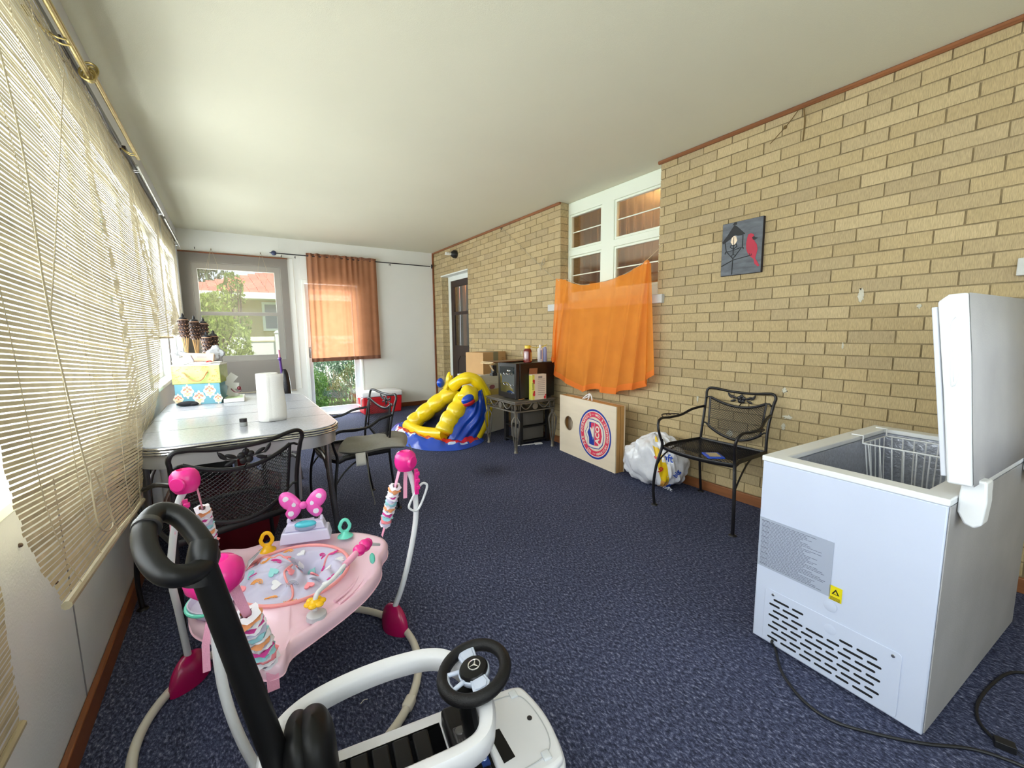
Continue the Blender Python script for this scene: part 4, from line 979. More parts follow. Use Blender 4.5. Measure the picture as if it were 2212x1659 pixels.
# things under the table
t = thing('storage_tub', 'round maroon tub with a white inside under the near end of the table', 'tub', (-.04, 3.06, 0))
q = MB(); q.lathe([(.20, 0), (.235, .10), (.255, .34), (.262, .36), (.256, .36)], (-.04, 3.10, 0), n=40); q.lathe([(0, .0), (.20, 0)], (-.04, 3.10, 0), n=40); q.build('tub_wall', mat('maroon_plastic', (104, 20, 32), rough=.35), t)
q = MB(); q.lathe([(.255, .358), (.246, .34), (.20, .15), (0, .14)], (-.04, 3.10, 0), n=40); q.build('tub_lining', mat('pale_lining', (220, 220, 232), rough=.4), t)
t = thing('carry_case', 'tall black case standing under the table by the left wall', 'case', (-.20, 3.60, 0))
q = MB(); q.rbox((-.22, 3.62, .27), (.34, .22, .54), .02); q.build('case_shell', MATS['black_plastic'], t)
q = MB(); q.tube([(-.27, 3.50, .545), (-.27, 3.50, .575), (-.17, 3.50, .575), (-.17, 3.50, .545)], .008, 6, smooth=2); q.build('carry_handle', MATS['black_plastic'], t)
t = thing('cleaner_bottle', 'white bottle with red sides under the table behind the maroon tub', 'bottle', (-.02, 3.56, 0))
q = MB(); q.bx(-.08, .10, 3.46, 3.70, 0, .30); cr = q.build('crate', mat('dark_red_carton', (92, 24, 30), rough=.6)); tag(cr, 'dark red carton under the table carrying the white bottle', 'box')
q = MB(); q.lathe([(0, .301), (.045, .301), (.048, .32), (.048, .44), (.03, .49), (.018, .50)], (.01, 3.56, 0), n=20); q.build('bottle_body', mat('bottle_white', (226, 224, 226), rough=.35), t)
q = MB(); q.lathe([(.019, .498), (.019, .53), (0, .532)], (.01, 3.56, 0), n=16); q.build('cap', mat('bottle_cap', (206, 206, 212), rough=.4), t)
q = MB(); q.lathe([(.0487, .33), (.0487, .43)], (.01, 3.56, 0), n=12, a0=-2.2, a1=-1.2); q.build('label', mat('red_label', (150, 30, 40), rough=.5), t)
t = thing('storage_bin', 'pale translucent storage bin under the table behind the near chair', 'bin', (.26, 3.74, 0))
q = MB(); q.box((.26, 3.74, .21), (.24, .40, .42), taper=(1.08, 1.06)); q.build('bin_body', mat('pale_bin_plastic', (208, 208, 222), rough=.4), t, bevel=.012)
q = MB(); q.rbox((.26, 3.74, .435), (.29, .45, .03), .012); q.build('lid', mat('pale_bin_plastic', (0, 0, 0)), t)
# grey cushion on the right-hand chair
t = thing('seat_cushion', 'loose grey tie-on cushion lying askew on the chair right of the table', 'cushion', (.80, 3.08, .46))
M_cush = mat('grey_cushion_cloth', (140, 136, 128), rough=.95, var=.06, vscale=90, bump=.5, bscale=300)
q = MB()
def cush(sgn):
    def f(u, v):
        X = 2*u-1; Y = 2*v-1; e = max(0, 1-abs(X)**3.2)*max(0, 1-abs(Y)**3.2); e = e**.32
        k = .75+.25*math.cos(X*5)*math.cos(Y*5)
        x = X*.235*(1-.06*Y*Y); y = Y*.21*(1-.06*X*X); z = .492+(.034*k+.006 if sgn > 0 else -.030)*e
        a = math.radians(-20); return (.83+x*math.cos(a)-y*math.sin(a), 3.09+x*math.sin(a)+y*math.cos(a), z+.012*math.sin(X*3))
    return f
q.grid(cush(1), 26, 24); q.grid(cush(-1), 26, 24); bmesh.ops.remove_doubles(q.bm, verts=q.bm.verts, dist=.0004); q.build('cushion_pad', M_cush, t, sharp=80)
q = MB(); q.tube([(.72, 2.90, .48), (.725, 2.885, .44), (.73, 2.90, .30), (.76, 2.90, .12), (.755, 2.90, .10)], .005, 6, smooth=4, flat=(1, .35)); q.build('tie', M_cush, t)
q = MB(); q.tube([(.70, 2.90, .48), (.715, 2.88, .42), (.735, 2.905, .26), (.75, 2.905, .16)], .004, 6, smooth=4, flat=(1, .35)); q.build('tie', M_cush, t)
q = MB(); q.tube([(1.02, 2.90, .49), (1.03, 2.88, .44), (1.025, 2.90, .25), (1.03, 2.90, .12)], .005, 6, smooth=4, flat=(1, .35)); q.build('tie', M_cush, t)
q = MB(); q.grid(lambda u, v: (.645+.065*u, 2.885-.012*v, .485-.085*v), 4, 4); q.build('care_tag', mat('white_satin', (222, 220, 214), rough=.5), t, solid=.0008)
# cooler and stick by the door
t = thing('cooler', 'red picnic cooler with a white lid against the far wall behind a chair', 'cooler', (2.0, 6.98, 0))
q = MB(); q.box((2.0, 6.98, .135), (.60, .32, .27), taper=(1.05, 1.06)); q.build('cooler_body', mat('cooler_red', (196, 24, 36), rough=.35), t, bevel=.015)
q = MB(); q.rbox((2.0, 6.98, .315), (.655, .36, .085), .025); q.build('lid', mat('cooler_white', (232, 232, 234), rough=.35), t)
q = MB(); q.tube([(1.695, 6.86, .25), (1.668, 6.86, .25), (1.664, 6.86, .14), (1.664, 7.10, .14), (1.668, 7.10, .25), (1.695, 7.10, .25)], .012, 8); q.build('side_handle', MATS['cooler_white'], t)
q = MB(); q.rbox((1.78, 6.806, .20), (.05, .012, .09), .004); q.build('clasp', mat('pink_faded_plastic', (226, 150, 140), rough=.4), t)
q = MB(); q.tube([(1.27, 7.12, .012), (1.72, 7.10, .018)], .010, 8); q.ball((1.26, 7.12, .012), .011, 8, 5); tag(q.build('white_stick', MATS['cooler_white']), 'thin white stick lying in front of the glass door', 'stick')

# ------------------------------------------------------------------ inflatable slide
t = thing('inflatable_toy', 'half inflated yellow, blue and red play slide slumped by the iron stand', 'inflatable', (2.05, 4.75, 0))
M_yel = mat('yellow_vinyl', (238, 206, 24), rough=.22, spec=.6, bump=.12, bscale=22); M_blu = mat('blue_vinyl', (16, 70, 186), rough=.2, spec=.7, bump=.6, bscale=16); M_rdv = mat('red_vinyl', (200, 36, 44), rough=.2, spec=.6, bump=.5, bscale=18); M_wv = mat('white_blue_vinyl', (196, 214, 240), rough=.2, spec=.6, bump=.5, bscale=18)
def lumpy(mb, pts, r, lumps, amp=.16, n=18): mb.tube(pts, lambda u: r*((1-amp)+amp*abs(math.sin(PI*u*lumps))**.6)*(1 if .04 < u < .96 else .8), n, smooth=12)
q = MB(); lumpy(q, [(1.80, 5.02, .15), (1.98, 4.96, .30), (2.18, 4.88, .46), (2.40, 4.78, .60)], .105, 4.5); q.build('slide_tube', M_yel, t, sharp=75)
q = MB(); lumpy(q, [(1.97, 4.42, .13), (2.06, 4.44, .27), (2.18, 4.45, .40), (2.31, 4.48, .54)], .115, 4.2); q.build('slide_tube', M_yel, t, sharp=75)
q = MB(); q.tube([(1.79, 5.08, .14), (1.80, 4.85, .11), (1.86, 4.62, .11), (1.97, 4.40, .13)], .075, 16, smooth=6); q.build('front_tube', M_yel, t)
q = MB(); q.grid(lambda u, v: (1.85+.5*u+.04*v, 4.98-.52*v+.06*u, .05+.42*u-.05*math.sin(PI*v)), 12, 10); q.build('inner_floor', mat('shaded_navy_vinyl', (14, 18, 44), rough=.35), t)  # shade inside the slide is put into this darker navy
q = MB(); q.tube([(2.20, 4.62, .64), (2.26, 4.50, .73), (2.38, 4.44, .74), (2.49, 4.42, .62), (2.555, 4.42, .45), (2.53, 4.42, .30), (2.46, 4.40, .15), (2.36, 4.38, .04)], lambda u: .070*(1+.05*math.sin(u*40)), 16, smooth=8); q.build('side_tube', M_yel, t)
def bp(u, v):
    a = catmull([(1.98, 4.33, .08), (2.09, 4.34, .24), (2.22, 4.36, .38), (2.36, 4.38, .58)], 8); b = catmull([(2.30, 4.30, .02), (2.42, 4.33, .16), (2.50, 4.35, .34), (2.46, 4.37, .62)], 8)
    i = min(int(v*24), 24); p = a[i].lerp(b[i], u); w = math.sin(PI*u)*(.035+.014*math.sin(9*v+5*u)+.010*math.sin(17*u-6*v))
    return (p.x-w*.3, p.y-w*1.3, p.z)
q = MB(); q.grid(bp, 26, 24); q.build('side_panel', M_blu, t, solid=.004, sharp=70)
q = MB(); q.ball((2.27, 4.34, .56), .12, 20, 12, sc=(1.05, .75, 1.0))
for v in q.bm.verts: d = v.co-Vector((2.27, 4.34, .56)); v.co += d*.12*math.sin(d.x*40)*math.cos(d.z*35)
q.build('crumpled_hood', M_yel, t, sharp=70)
q = MB(); q.ball((2.22, 4.275, .53), .085, 18, 10, sc=(1.0, .55, .62), rot=Euler((0, -.45, 0))); q.build('pocket_cup', M_blu, t, sharp=70)
q = MB(); q.ball((2.235, 4.272, .488), .082, 18, 10, sc=(.95, .52, .50), rot=Euler((0, -.30, 0))); q.build('pocket_rim', M_rdv, t)
q = MB(); q.ball((2.19, 4.72, .72), .07, 14, 10, sc=(.45, .5, 1.35), rot=Euler((0, .2, 0))); q.tube([(2.15, 4.72, .60), (2.19, 4.72, .68), (2.22, 4.72, .77)], .035, 10, smooth=4); q.build('back_flap', M_yel, t)
q = MB(); q.ball((2.10, 4.75, .68), .06, 14, 10, sc=(.8, .6, 1.0)); q.build('back_flap', M_blu, t)
q = MB(); q.grid(lambda u, v: (2.20+.12*u, 4.62, .60+.15*v-.04*u), 6, 6); q.build('rear_panel', MATS['shaded_navy_vinyl'], t, solid=.01)
outl = [(1.78, 5.62), (1.62, 5.25), (1.57, 4.95), (1.59, 4.62), (1.69, 4.33), (1.86, 4.16), (2.05, 4.10), (2.28, 4.18), (2.42, 4.28), (2.50, 4.46), (2.45, 4.75), (2.36, 5.1), (2.12, 5.45)]
oc = catmull([(a, b, 0) for a, b in outl], 8, True); cen = Vector((2.12, 4.82, 0)); NO = len(oc)
def fold(i, r):   # r 0 edge .. 1 centre
    p = oc[i % NO].lerp(cen, r*.85); a = i*2*PI/NO
    z = .004+(.080+.07*max(0, (1.95-p.x)/.35))*min(1, r*5)*(1-.25*r)+.012*math.sin(a*11+r*14)*min(1, r*6)+.007*math.sin(a*23-r*9)*min(1, r*6)
    return Vector((p.x, p.y, max(z, .002)))
q = MB(); g = [[q.bm.verts.new(fold(i, j/22)) for j in range(23)] for i in range(NO)]
for i in range(NO):
    for j in range(22):
        s_ = 1.6*math.sin(i*2*PI/NO*2.0+1)
        fr = .30 < (j+s_*.6+1.5)/22 < .62; wh = (.12 < (j+s_)/22 < .22) and (i % 26 > 14)
        q.mi = 1 if (3.4 < j+s_ < 11 and NO*.08 < i < NO*.68) else (2 if wh else 0)
        q._f([g[i][j], g[(i+1) % NO][j], g[(i+1) % NO][j+1], g[i][j+1]])
q.build('slumped_skirt', [M_blu, M_rdv, M_wv], t, sharp=60)

# ------------------------------------------------------------------ iron stand with the little fridge
t = thing('iron_side_table', 'low wrought iron square stand with caged legs carrying the small black fridge', 'side table', (2.72, 3.92, 0))
M_gun = mat('gunmetal_iron', (112, 106, 96), rough=.5, metal=.5, var=.15, vscale=20)
sx0, sx1, sy0, sy1, SZ = 2.45, 2.97, 3.645, 4.23, .555
q = MB(); q.bx(sx0-.015, sx1+.015, sy0-.015, sy1+.015, SZ-.014, SZ); q.build('table_top', M_gun, t, bevel=.003)
q = MB()
for (a, b) in (((sx0, sy0), (sx1, sy0)), ((sx0, sy0), (sx0, sy1)), ((sx1, sy0), (sx1, sy1)), ((sx0, sy1), (sx1, sy1))):
    A_ = Vector((a[0], a[1], 0)); B_ = Vector((b[0], b[1], 0)); d = B_-A_
    for z in (SZ-.024, SZ-.115): q.tube([A_+ez*z, B_+ez*z], .009, 4)
    for (f0, f1) in ((.12, .42), (.58, .88)): q.tube([A_+d*(f0+(f1-f0)*k/10)+ez*(SZ-.03-.062*math.sin(PI*k/10)) for k in range(11)], .006, 6)
    m_ = A_+d*.5+ez*(SZ-.068); n_ = Vector((-d.y, d.x, 0)).normalized(); q.lathe([(0, -.006), (.034, -.006), (.034, .006), (0, .006)], m_, n_, 20)
    for f in (.055, .945):
        c_0 = A_+d*f+ez*(SZ-.068)
        for s_ in (.036, .018): 
            e1 = d.normalized(); q.tube([c_0+e1*s_+ez*s_, c_0-e1*s_+ez*s_, c_0-e1*s_-ez*s_, c_0+e1*s_-ez*s_], .005, 4, closed=True)
q.build('apron_frieze', M_gun, t)
for (x, y) in ((sx0+.01, sy0+.01), (sx1-.01, sy0+.01), (sx0+.01, sy1-.01), (sx1-.01, sy1-.01)):
    q = MB(); q.cyl((x, y, SZ-.12), (x, y, SZ-.17), .020, .014, 12)
    for k in range(6):
        a = 2*PI*k/6; cx, cy_ = math.cos(a), math.sin(a)
        q.tube([(x+.010*cx, y+.010*cy_, SZ-.165), (x+.042*cx, y+.042*cy_, SZ-.21), (x+.046*cx, y+.046*cy_, SZ-.26), (x+.024*cx, y+.024*cy_, .14), (x+.010*cx, y+.010*cy_, .055)], .0062, 6, smooth=4)
    q.cyl((x, y, .055), (x, y, .03), .016, .018, 12); q.cyl((x, y, .03), (x, y, 0), .013, .024, 12); q.build('cage_leg', M_gun, t)
t = thing('mini_fridge', 'small black glass door wine fridge on the iron stand', 'fridge', (2.75, 3.87, SZ))
M_fb = mat('fridge_black', (14, 12, 14), rough=.35)
fx0, fx1, fy0, fy1, fz0, fz1 = 2.50, 3.02, 3.70, 4.06, SZ+.018, .953
q = MB(); q.bx(fx0+.05, fx1, fy0, fy1, fz0, fz1); q.build('cabinet', M_fb, t, bevel=.004)
q = MB()
for (x, y) in ((fx0+.08, fy0+.03), (fx0+.08, fy1-.03), (fx1-.04, fy0+.03), (fx1-.04, fy1-.03)): q.cyl((x, y, SZ), (x, y, fz0), .014, .014, 10)
q.build('foot', M_fb, t)
q = MB()
for (y0, y1, z0, z1) in ((fy0, fy0+.035, fz0, fz1), (fy1-.035, fy1, fz0, fz1), (fy0+.035, fy1-.035, fz0, fz0+.055), (fy0+.035, fy1-.035, fz1-.045, fz1)): q.bx(fx0, fx0+.045, y0, y1, z0, z1)
dr_ = q.build('door', M_fb, t, bevel=.003)
q = MB(); q.bx(fx0+.004, fx0+.010, fy0+.035, fy1-.035, fz0+.055, fz1-.045); subpart('door_pane', q, mat('smoked_glass', (34, 44, 44), rough=.05, spec=1.0, coat=1.0), dr_)
q = MB(); q.rbox((fx0+.002, 3.845, .868), (.004, .06, .018), .0018); subpart('silver_badge', q, M_silver, dr_)
q = MB()
for z in (.83, .715): q.tube([(fx0+.001, fy0+.05+.20*k/16, z+.010*math.sin(k*1.25)) for k in range(17)], .0022, 5)
for k in range(2): q.tube([(fx0+.001, fy0+.06+.05*k, .635), (fx0+.001, fy0+.09+.05*k, .620)], .002, 4)
subpart('wire_rack', q, M_silver, dr_)
q = MB(); q.tube([(fx0+.02, fy0-.006, SZ+.012), (fx0+.10, fy0-.006, SZ+.012)], .004, 6); q.build('door_stop', M_silver, t)
t = thing('juice_carton', 'opened fruit juice box printed with strawberries in front of the fridge side', 'carton', (2.765, 3.66, SZ))
q = MB(); jx0, jx1, jy0, jy1, jz0, jz1 = 2.665, 2.855, 3.635, 3.695, SZ, SZ+.275; q.bx(jx0, jx1, jy0, jy1, jz0, jz1); q.build('carton_body', mat('cream_print_card', (222, 212, 196), rough=.6, var=.04), t, bevel=.001)
q = MB(); q.box((2.72, 3.69, jz1+.03), (.11, .002, .07), rot=Euler((.15, 0, 0))); q.build('open_flap', mat('brown_card', (150, 98, 62), rough=.8), t)
q = MB()
for k in range(9): q.bx(jx0+.075, jx1-.02, jy0-.0012, jy0-.0004, jz0+.05+.021*k, jz0+.056+.021*k)
q.bx(jx0+.08, jx1-.055, jy0-.0012, jy0-.0004, jz1-.045, jz1-.02); q.build('fine_print', mat('grey_print', (150, 142, 136), rough=.7), t)
q = MB(); q.bx(jx0-.0012, jx0-.0004, jy0+.002, jy1-.002, jz0+.003, jz1-.01); q.bx(jx0+.0, jx0+.03, jy0-.0012, jy0-.0004, jz0+.003, jz1-.003); q.build('yellow_side', mat('lime_yellow_print', (220, 214, 90), rough=.6), t)
q = MB()
for (x, z, r) in ((jx0+.022, jz0+.06, .020), (jx0+.026, jz0+.085, .014), (jx0+.020, jz1-.07, .018), (jx0+.024, jz1-.09, .012), (jx1-.02, jz0+.02, .018), (jx1-.01, jz0+.045, .010)): q.prism([(r*.8*math.cos(a*PI/6), r*math.sin(a*PI/6)) for a in range(12)], (x, jy0-.0014, z), (1, 0, 0), (0, 0, 1), .0006)
q.build('printed_strawberry', mat('strawberry_red', (206, 40, 48), rough=.5), t)
q = MB(); text_mb(q, 'JUICE', (jx0+.009, jy0-.0022, jz0+.15), (0, 0, 1), (-1, 0, 0), .03); q.build('lettering', mat('dark_green_print', (40, 70, 36), rough=.5), t)
# wooden tray stand lying across the fridge top
t = thing('folding_tray_table', 'brown folding tray lying across the fridge top with its pale edge toward the left', 'tray', (2.62, 3.95, fz1))
ta = math.radians(7); tc = Vector((2.62, 3.97, fz1+.014)); tr_ = Euler((0, 0, ta))
q = MB(); q.box(tc, (.66, .20, .010), rot=tr_); q.build('board', mat('walnut_board', (104, 66, 40), rough=.35, var=.3, vscale=10, stretch=(.4, 4, 1)), t, bevel=.002)
q = MB(); q.box(tc+Vector((-.33, -.04, .0)), (.012, .20, .008), rot=tr_); q.box(tc+Vector((-.33, -.04, -.012)), (.05, .20, .006), rot=tr_); q.build('pale_edge', mat('pale_wood', (214, 190, 146), rough=.5), t)
q = MB(); q.tube([(2.30, 3.90, .935), (2.345, 3.90, .87)], .008, 4); q.build('wood_strut', MATS['pale_wood'], t)
q = MB(); q.box((2.36, 3.92, .885), (.05, .03, .09)); q.ball((2.345, 3.90, .86), .015, 8, 6); q.box((2.355, 3.92, .832), (.06, .06, .03)); q.build('folding_bracket', MATS['black_plastic'], t)
t = thing('sauce_jar', 'big jar of red sauce with a yellow lid on the fridge top', 'jar', (2.70, 3.79, fz1))
M_sauce = mat('red_sauce', (110, 18, 14), rough=.15, spec=.7, coat=.5)
q = MB(); q.lathe([(0, 0), (.042, 0), (.047, .006), (.047, .115), (.044, .135), (.032, .150), (.030, .155)], (2.70, 3.765, fz1+.001), n=24); q.build('jar_body', M_sauce, t)
q = MB(); q.lathe([(.032, .154), (.033, .182), (.031, .186), (0, .186)], (2.70, 3.765, fz1), n=24); q.build('lid', mat('yellow_lid', (222, 190, 60), rough=.4), t)
q = MB(); q.lathe([(.0478, .02), (.0478, .112)], (2.70, 3.765, fz1), n=14, a0=-1.5, a1=-.2); q.build('label', mat('gold_label', (206, 170, 96), rough=.5, var=.15, vscale=60), t)
t = thing('lotion_bottle', 'white bottle with printed side right of the sauce jar', 'bottle', (2.875, 3.78, fz1))
q = MB(); q.lathe([(0, 0), (.032, 0), (.034, .006), (.034, .14), (.028, .152), (.012, .158)], (2.872, 3.765, fz1+.001), n=20, sy=.7); q.build('bottle_body', MATS['bottle_white'], t)
q = MB(); q.lathe([(.013, .156), (.014, .178), (.010, .190), (0, .192)], (2.872, 3.765, fz1), n=14); q.build('cap', MATS['bottle_white'], t)
q = MB(); q.bx(2.855, 2.875, 3.738, 3.7395, fz1+.03, fz1+.13); q.build('printed_label', mat('lilac_print', (150, 156, 196), rough=.5), t)
q = MB(); q.lathe([(0, 0), (.024, 0), (.026, .004), (.026, .135), (.018, .15), (.014, .165), (0, .166)], (2.935, 3.76, fz1+.001), n=18, sy=.8); tag(q.build('lilac_bottle', mat('lilac_plastic', (150, 160, 204), rough=.35)), 'lilac bottle at the right end of the fridge top', 'bottle')
q = MB(); q.tube([(2.72, 3.775, fz1+.187), (2.80, 3.80, fz1+.160), (2.88, 3.80, fz1+.155), (2.94, 3.79, fz1+.172), (2.975, 3.78, fz1+.188)], .0045, 6, smooth=4, flat=(1, .4)); tag(q.build('yellow_strap', mat('yellow_plastic_strap', (224, 200, 60), rough=.4)), 'thin yellow strap laid over the lids of the jar and bottles', 'strap')
# cartons behind the stand
br = math.radians(19); bxv = Vector((math.cos(br), math.sin(br), 0)); byv = Vector((-math.sin(br), math.cos(br), 0))
def rotbox(mb, corner, lx, ly, z0, z1):
    c = Vector((corner[0], corner[1], 0))+bxv*lx/2+byv*ly/2; mb.box((c.x, c.y, (z0+z1)/2), (lx, ly, z1-z0), rot=Euler((0, 0, br))); return mb
c0 = (2.65, 4.66)
t = thing('cardboard_box', 'plain brown cardboard box topmost of the stack by the dark door', 'box', (2.85, 4.85, .753))
q = MB(); rotbox(q, c0, .46, .30, .753, 1.031); q.build('carton', mat('kraft_cardboard', (188, 150, 104), rough=.8, var=.04), t, bevel=.002)
q = MB(); c = Vector((2.65, 4.66, 0))+bxv*.25; q.box((c.x, c.y-.001, .892), (.10, .002, .278), rot=Euler((0, 0, br))); c2 = c+byv*.15; q.box((c2.x, c2.y, 1.0325), (.10, .30, .002), rot=Euler((0, 0, br))); q.build('packing_tape', mat('grey_tape', (128, 124, 100), rough=.4), t)
q = MB(); c = Vector((2.65, 4.66, 0))+bxv*.40-ez*.02; q.tube([c-byv*.002+bxv*x+ez*z for x, z in ((-.02, .97), (.02, .97), (.02, .95), (0, .935), (-.02, .95))], .0014, 4, closed=True); q.build('printed_mark', mat('brown_print', (120, 84, 54), rough=.8), t)
t = thing('white_carton', 'flat white carton under the brown cardboard box', 'box', (2.7, 4.6, .63))
q = MB(); rotbox(q, (2.58, 4.62), .50, .40, .64, .752); q.build('carton', MATS['white_card'], t, bevel=.003)
q = MB(); c = Vector((2.58, 4.62, 0)); 
for k in range(3): q.box(c+byv*(.10+.02*k)-bxv*.001+ez*(.69+.01*k), (.002, .012, .03), rot=Euler((0, 0, br)))
q.build('printed_text', MATS['lilac_print'], t)
t = thing('white_carton', 'large white and gold printed carton at the bottom of the box stack', 'box', (2.75, 4.6, 0))
q = MB(); rotbox(q, (2.64, 4.60), .45, .42, 0, .639); q.build('carton', MATS['white_card'], t, bevel=.003)
q = MB(); c = Vector((2.64, 4.60, 0))+bxv*.23; q.box((c.x, c.y-.0015, .47), (.42, .002, .18), rot=Euler((0, 0, br))); q.build('gold_print', mat('gold_print', (206, 186, 110), rough=.6, var=.1), t)
q = MB(); c = Vector((2.64, 4.60, 0))+bxv*.13-byv*.003; q.prism([(.055*math.cos(a*PI/10), .028*math.sin(a*PI/10)) for a in range(20)], c+ez*.59, bxv, ez, .001); q.build('pink_logo', mat('mauve_print', (160, 100, 116), rough=.6), t)
t = thing('black_cabinet', 'dark slatted rack with grey bins on the floor under the iron stand', 'rack', (2.85, 4.05, 0))
q = MB()
for (x0, x1, y0, y1) in ((2.66, 2.70, 3.86, 3.90), (3.04, 3.08, 3.86, 3.90), (2.66, 2.70, 4.16, 4.20), (3.04, 3.08, 4.16, 4.20)): q.bx(x0, x1, y0, y1, 0, .40)
q.bx(2.66, 3.08, 3.86, 4.20, .38, .40); q.bx(2.66, 3.08, 3.86, 4.20, .20, .215); q.bx(2.66, 3.08, 3.86, 4.20, .03, .045); q.build('rack_frame', MATS['black_plastic'], t)
q = MB(); q.rbox((2.87, 4.02, .125), (.30, .26, .155), .012); q.build('bin', mat('grey_bin', (96, 92, 86), rough=.6), t)
q = MB(); q.rbox((2.87, 4.02, .295), (.30, .26, .155), .012); q.build('bin', MATS['grey_bin'], t)
t = thing('storage_box', 'dark grey box on the floor between the inflatable and the iron stand', 'box', (2.72, 4.5, 0))
q = MB(); q.bx(2.50, 2.62, 4.26, 4.31, .10, .36); q.build('box_side', MATS['grey_bin'], t); q = MB(); q.bx(2.49, 2.64, 4.255, 4.315, .02, .10); q.bx(2.49, 2.64, 4.255, 4.315, .36, .40); q.build('box_trim', MATS['black_plastic'], t)
bpy.data.objects.remove(bpy.data.objects['box_side']); bpy.data.objects.remove(bpy.data.objects['box_trim']); bpy.data.objects.remove(t)
q = MB(); q.tube([(2.62, 4.05-.30, .008), (2.86, 3.70, .008)], .006, 4); q.box((2.90, 3.685, .008), (.09, .05, .012), rot=Euler((0, 0, -.3)))
for v in q.bm.verts: v.co += Vector((-.02, .13, 0))
tag(q.build('white_bracket', MATS['cooler_white']), 'white metal bracket lying on the carpet under the iron stand', 'bracket')
# ------------------------------------------------------------------ cornhole boards
t = thing('cornhole_board', 'front pale cornhole board with a round hole and a red and blue ring emblem', 'game board', (2.86, 3.03, 0))
b0_, b1_ = Vector((2.919, 3.479, 0)), Vector((2.823, 2.590, 0)); bl = (b1_-b0_); BLn = bl.length; bu = bl.normalized(); bn = Vector((bu.y, -bu.x, 0))      # bn points into the room (-x)
if bn.x > 0: bn = -bn
BH = .613
M_birch = mat('birch_plywood', (222, 206, 182), rough=.55, var=.035, vscale=5, stretch=(1, .3, 3)); M_pine = mat('pine_rail', (186, 140, 82), rough=.6, var=.15, vscale=14, stretch=(1, 1, .25))
hc = (.165, .33); HR = .076
def plate(mb, o, th):        # rectangle with a round hole, as a ring of quads
    n = 48; outer = []; inner = []
    for k in range(n):
        a = 2*PI*(k+.5)/n; c, s = math.cos(a), math.sin(a)
        # ray to rectangle edge
        tx = ((BLn-hc[0])/c if c > 0 else -hc[0]/c) if abs(c) > 1e-6 else 9; tz = ((BH-hc[1])/s if s > 0 else -hc[1]/s) if abs(s) > 1e-6 else 9
        r = min(tx, tz); outer.append((hc[0]+r*c, hc[1]+r*s)); inner.append((hc[0]+HR*c, hc[1]+HR*s))
    for cx, cz in ((0, 0), (BLn, 0), (BLn, BH), (0, BH)):
        k = min(range(n), key=lambda i: (outer[i][0]-cx)**2+(outer[i][1]-cz)**2); outer[k] = (cx, cz)
    def P(p, d): return mb.bm.verts.new(o+bu*p[0]+ez*p[1]-bn*d)
    Of, If, Ob, Ib = [P(p, 0) for p in outer], [P(p, 0) for p in inner], [P(p, th) for p in outer], [P(p, th) for p in inner]
    for k in range(n):
        j = (k+1) % n
        mb._f([Of[k], Of[j], If[j], If[k]]); mb._f([Ob[k], Ib[k], Ib[j], Ob[j]]); mb._f([Of[k], Ob[k], Ob[j], Of[j]]); mb._f([If[k], If[j], Ib[j], Ib[k]])
def bframe(mb, o, d0, d1, w=.022):
    for (u0, u1, z0, z1) in ((0, BLn, 0, w), (0, BLn, BH-w, BH), (0, w, w, BH-w), (BLn-w, BLn, w, BH-w)):
        c = o+bu*(u0+u1)/2+ez*(z0+z1)/2-bn*(d0+d1)/2; R3 = Matrix((bu, -bn, ez)).transposed()
        mb.box(c, (u1-u0, d1-d0, z1-z0), rot=R3)
q = MB(); plate(q, b0_, .012); q.build('plywood_face', M_birch, t, sharp=30)
q = MB(); bframe(q, b0_, .0122, .052); q.build('wood_frame', M_pine, t, bevel=.002)
q = MB(); c = b0_+bu*BLn*.5+ez*BH-bn*.035
q.tube([c-bu*.09, c-bu*.04+ez*.035, c+bu*.02+ez*.062-bn*.0, c+bu*.05+ez*.04, c+bu*.06], .0055, 8, smooth=5); q.tube([c-bu*.085-bn*.01, c-bu*.02+ez*.028-bn*.012, c+bu*.015+ez*.052, c+bu*.01+ez*.02, c-bu*.005], .0055, 8, smooth=5); q.build('rope_handle', mat('white_rope', (232, 232, 236), rough=.7), t)
# emblem, lying on its side: "up" of the emblem points to the hole
EC = b0_+bu*.595+ez*.302+bn*.0006; UP = -bu; RT = ez
def disc_ring(mb, r0, r1, d, n=64):
    mb.grid(lambda u, v: EC+bn*d+RT*((r0+(r1-r0)*v)*math.cos(2*PI*u))+UP*((r0+(r1-r0)*v)*math.sin(2*PI*u)), n, 1)
M_eb, M_er, M_ew = mat('emblem_blue', (24, 52, 148), rough=.5), mat('emblem_red', (214, 52, 84), rough=.5), mat('emblem_cream', (228, 216, 198), rough=.5)
q = MB(); q.mi = 0; disc_ring(q, .223, .242, 0); q.mi = 1; disc_ring(q, .215, .223, 0); q.mi = 2; disc_ring(q, .165, .215, 0); emb = q.build('ring_emblem', [M_eb, M_ew, M_er], t)
def arc_text(txt, r, a_start, step, h, out=True):
    q = MB()
    for i, ch_ in enumerate(txt):
        a = a_start-step*i if out else a_start+step*i
        if ch_ == ' ': continue
        rad = RT*math.cos(a)+UP*math.sin(a); tan = RT*math.sin(a)-UP*math.cos(a)
        if not out: tan = -tan; upd = -rad
        else: upd = rad
        text_mb(q, ch_, EC+bn*.0010+rad*r, tan, upd, h, .0006, .0008)
    return q
subpart('lettering', arc_text('WE ARE CORNHOLE', .190, math.radians(160), math.radians(10.0), .040), M_ew, emb)
subpart('lettering', arc_text("AMERICAN CORNHOLE'S COM", .193, math.radians(195), math.radians(7.1), .034, out=False), M_ew, emb)
q = MB()
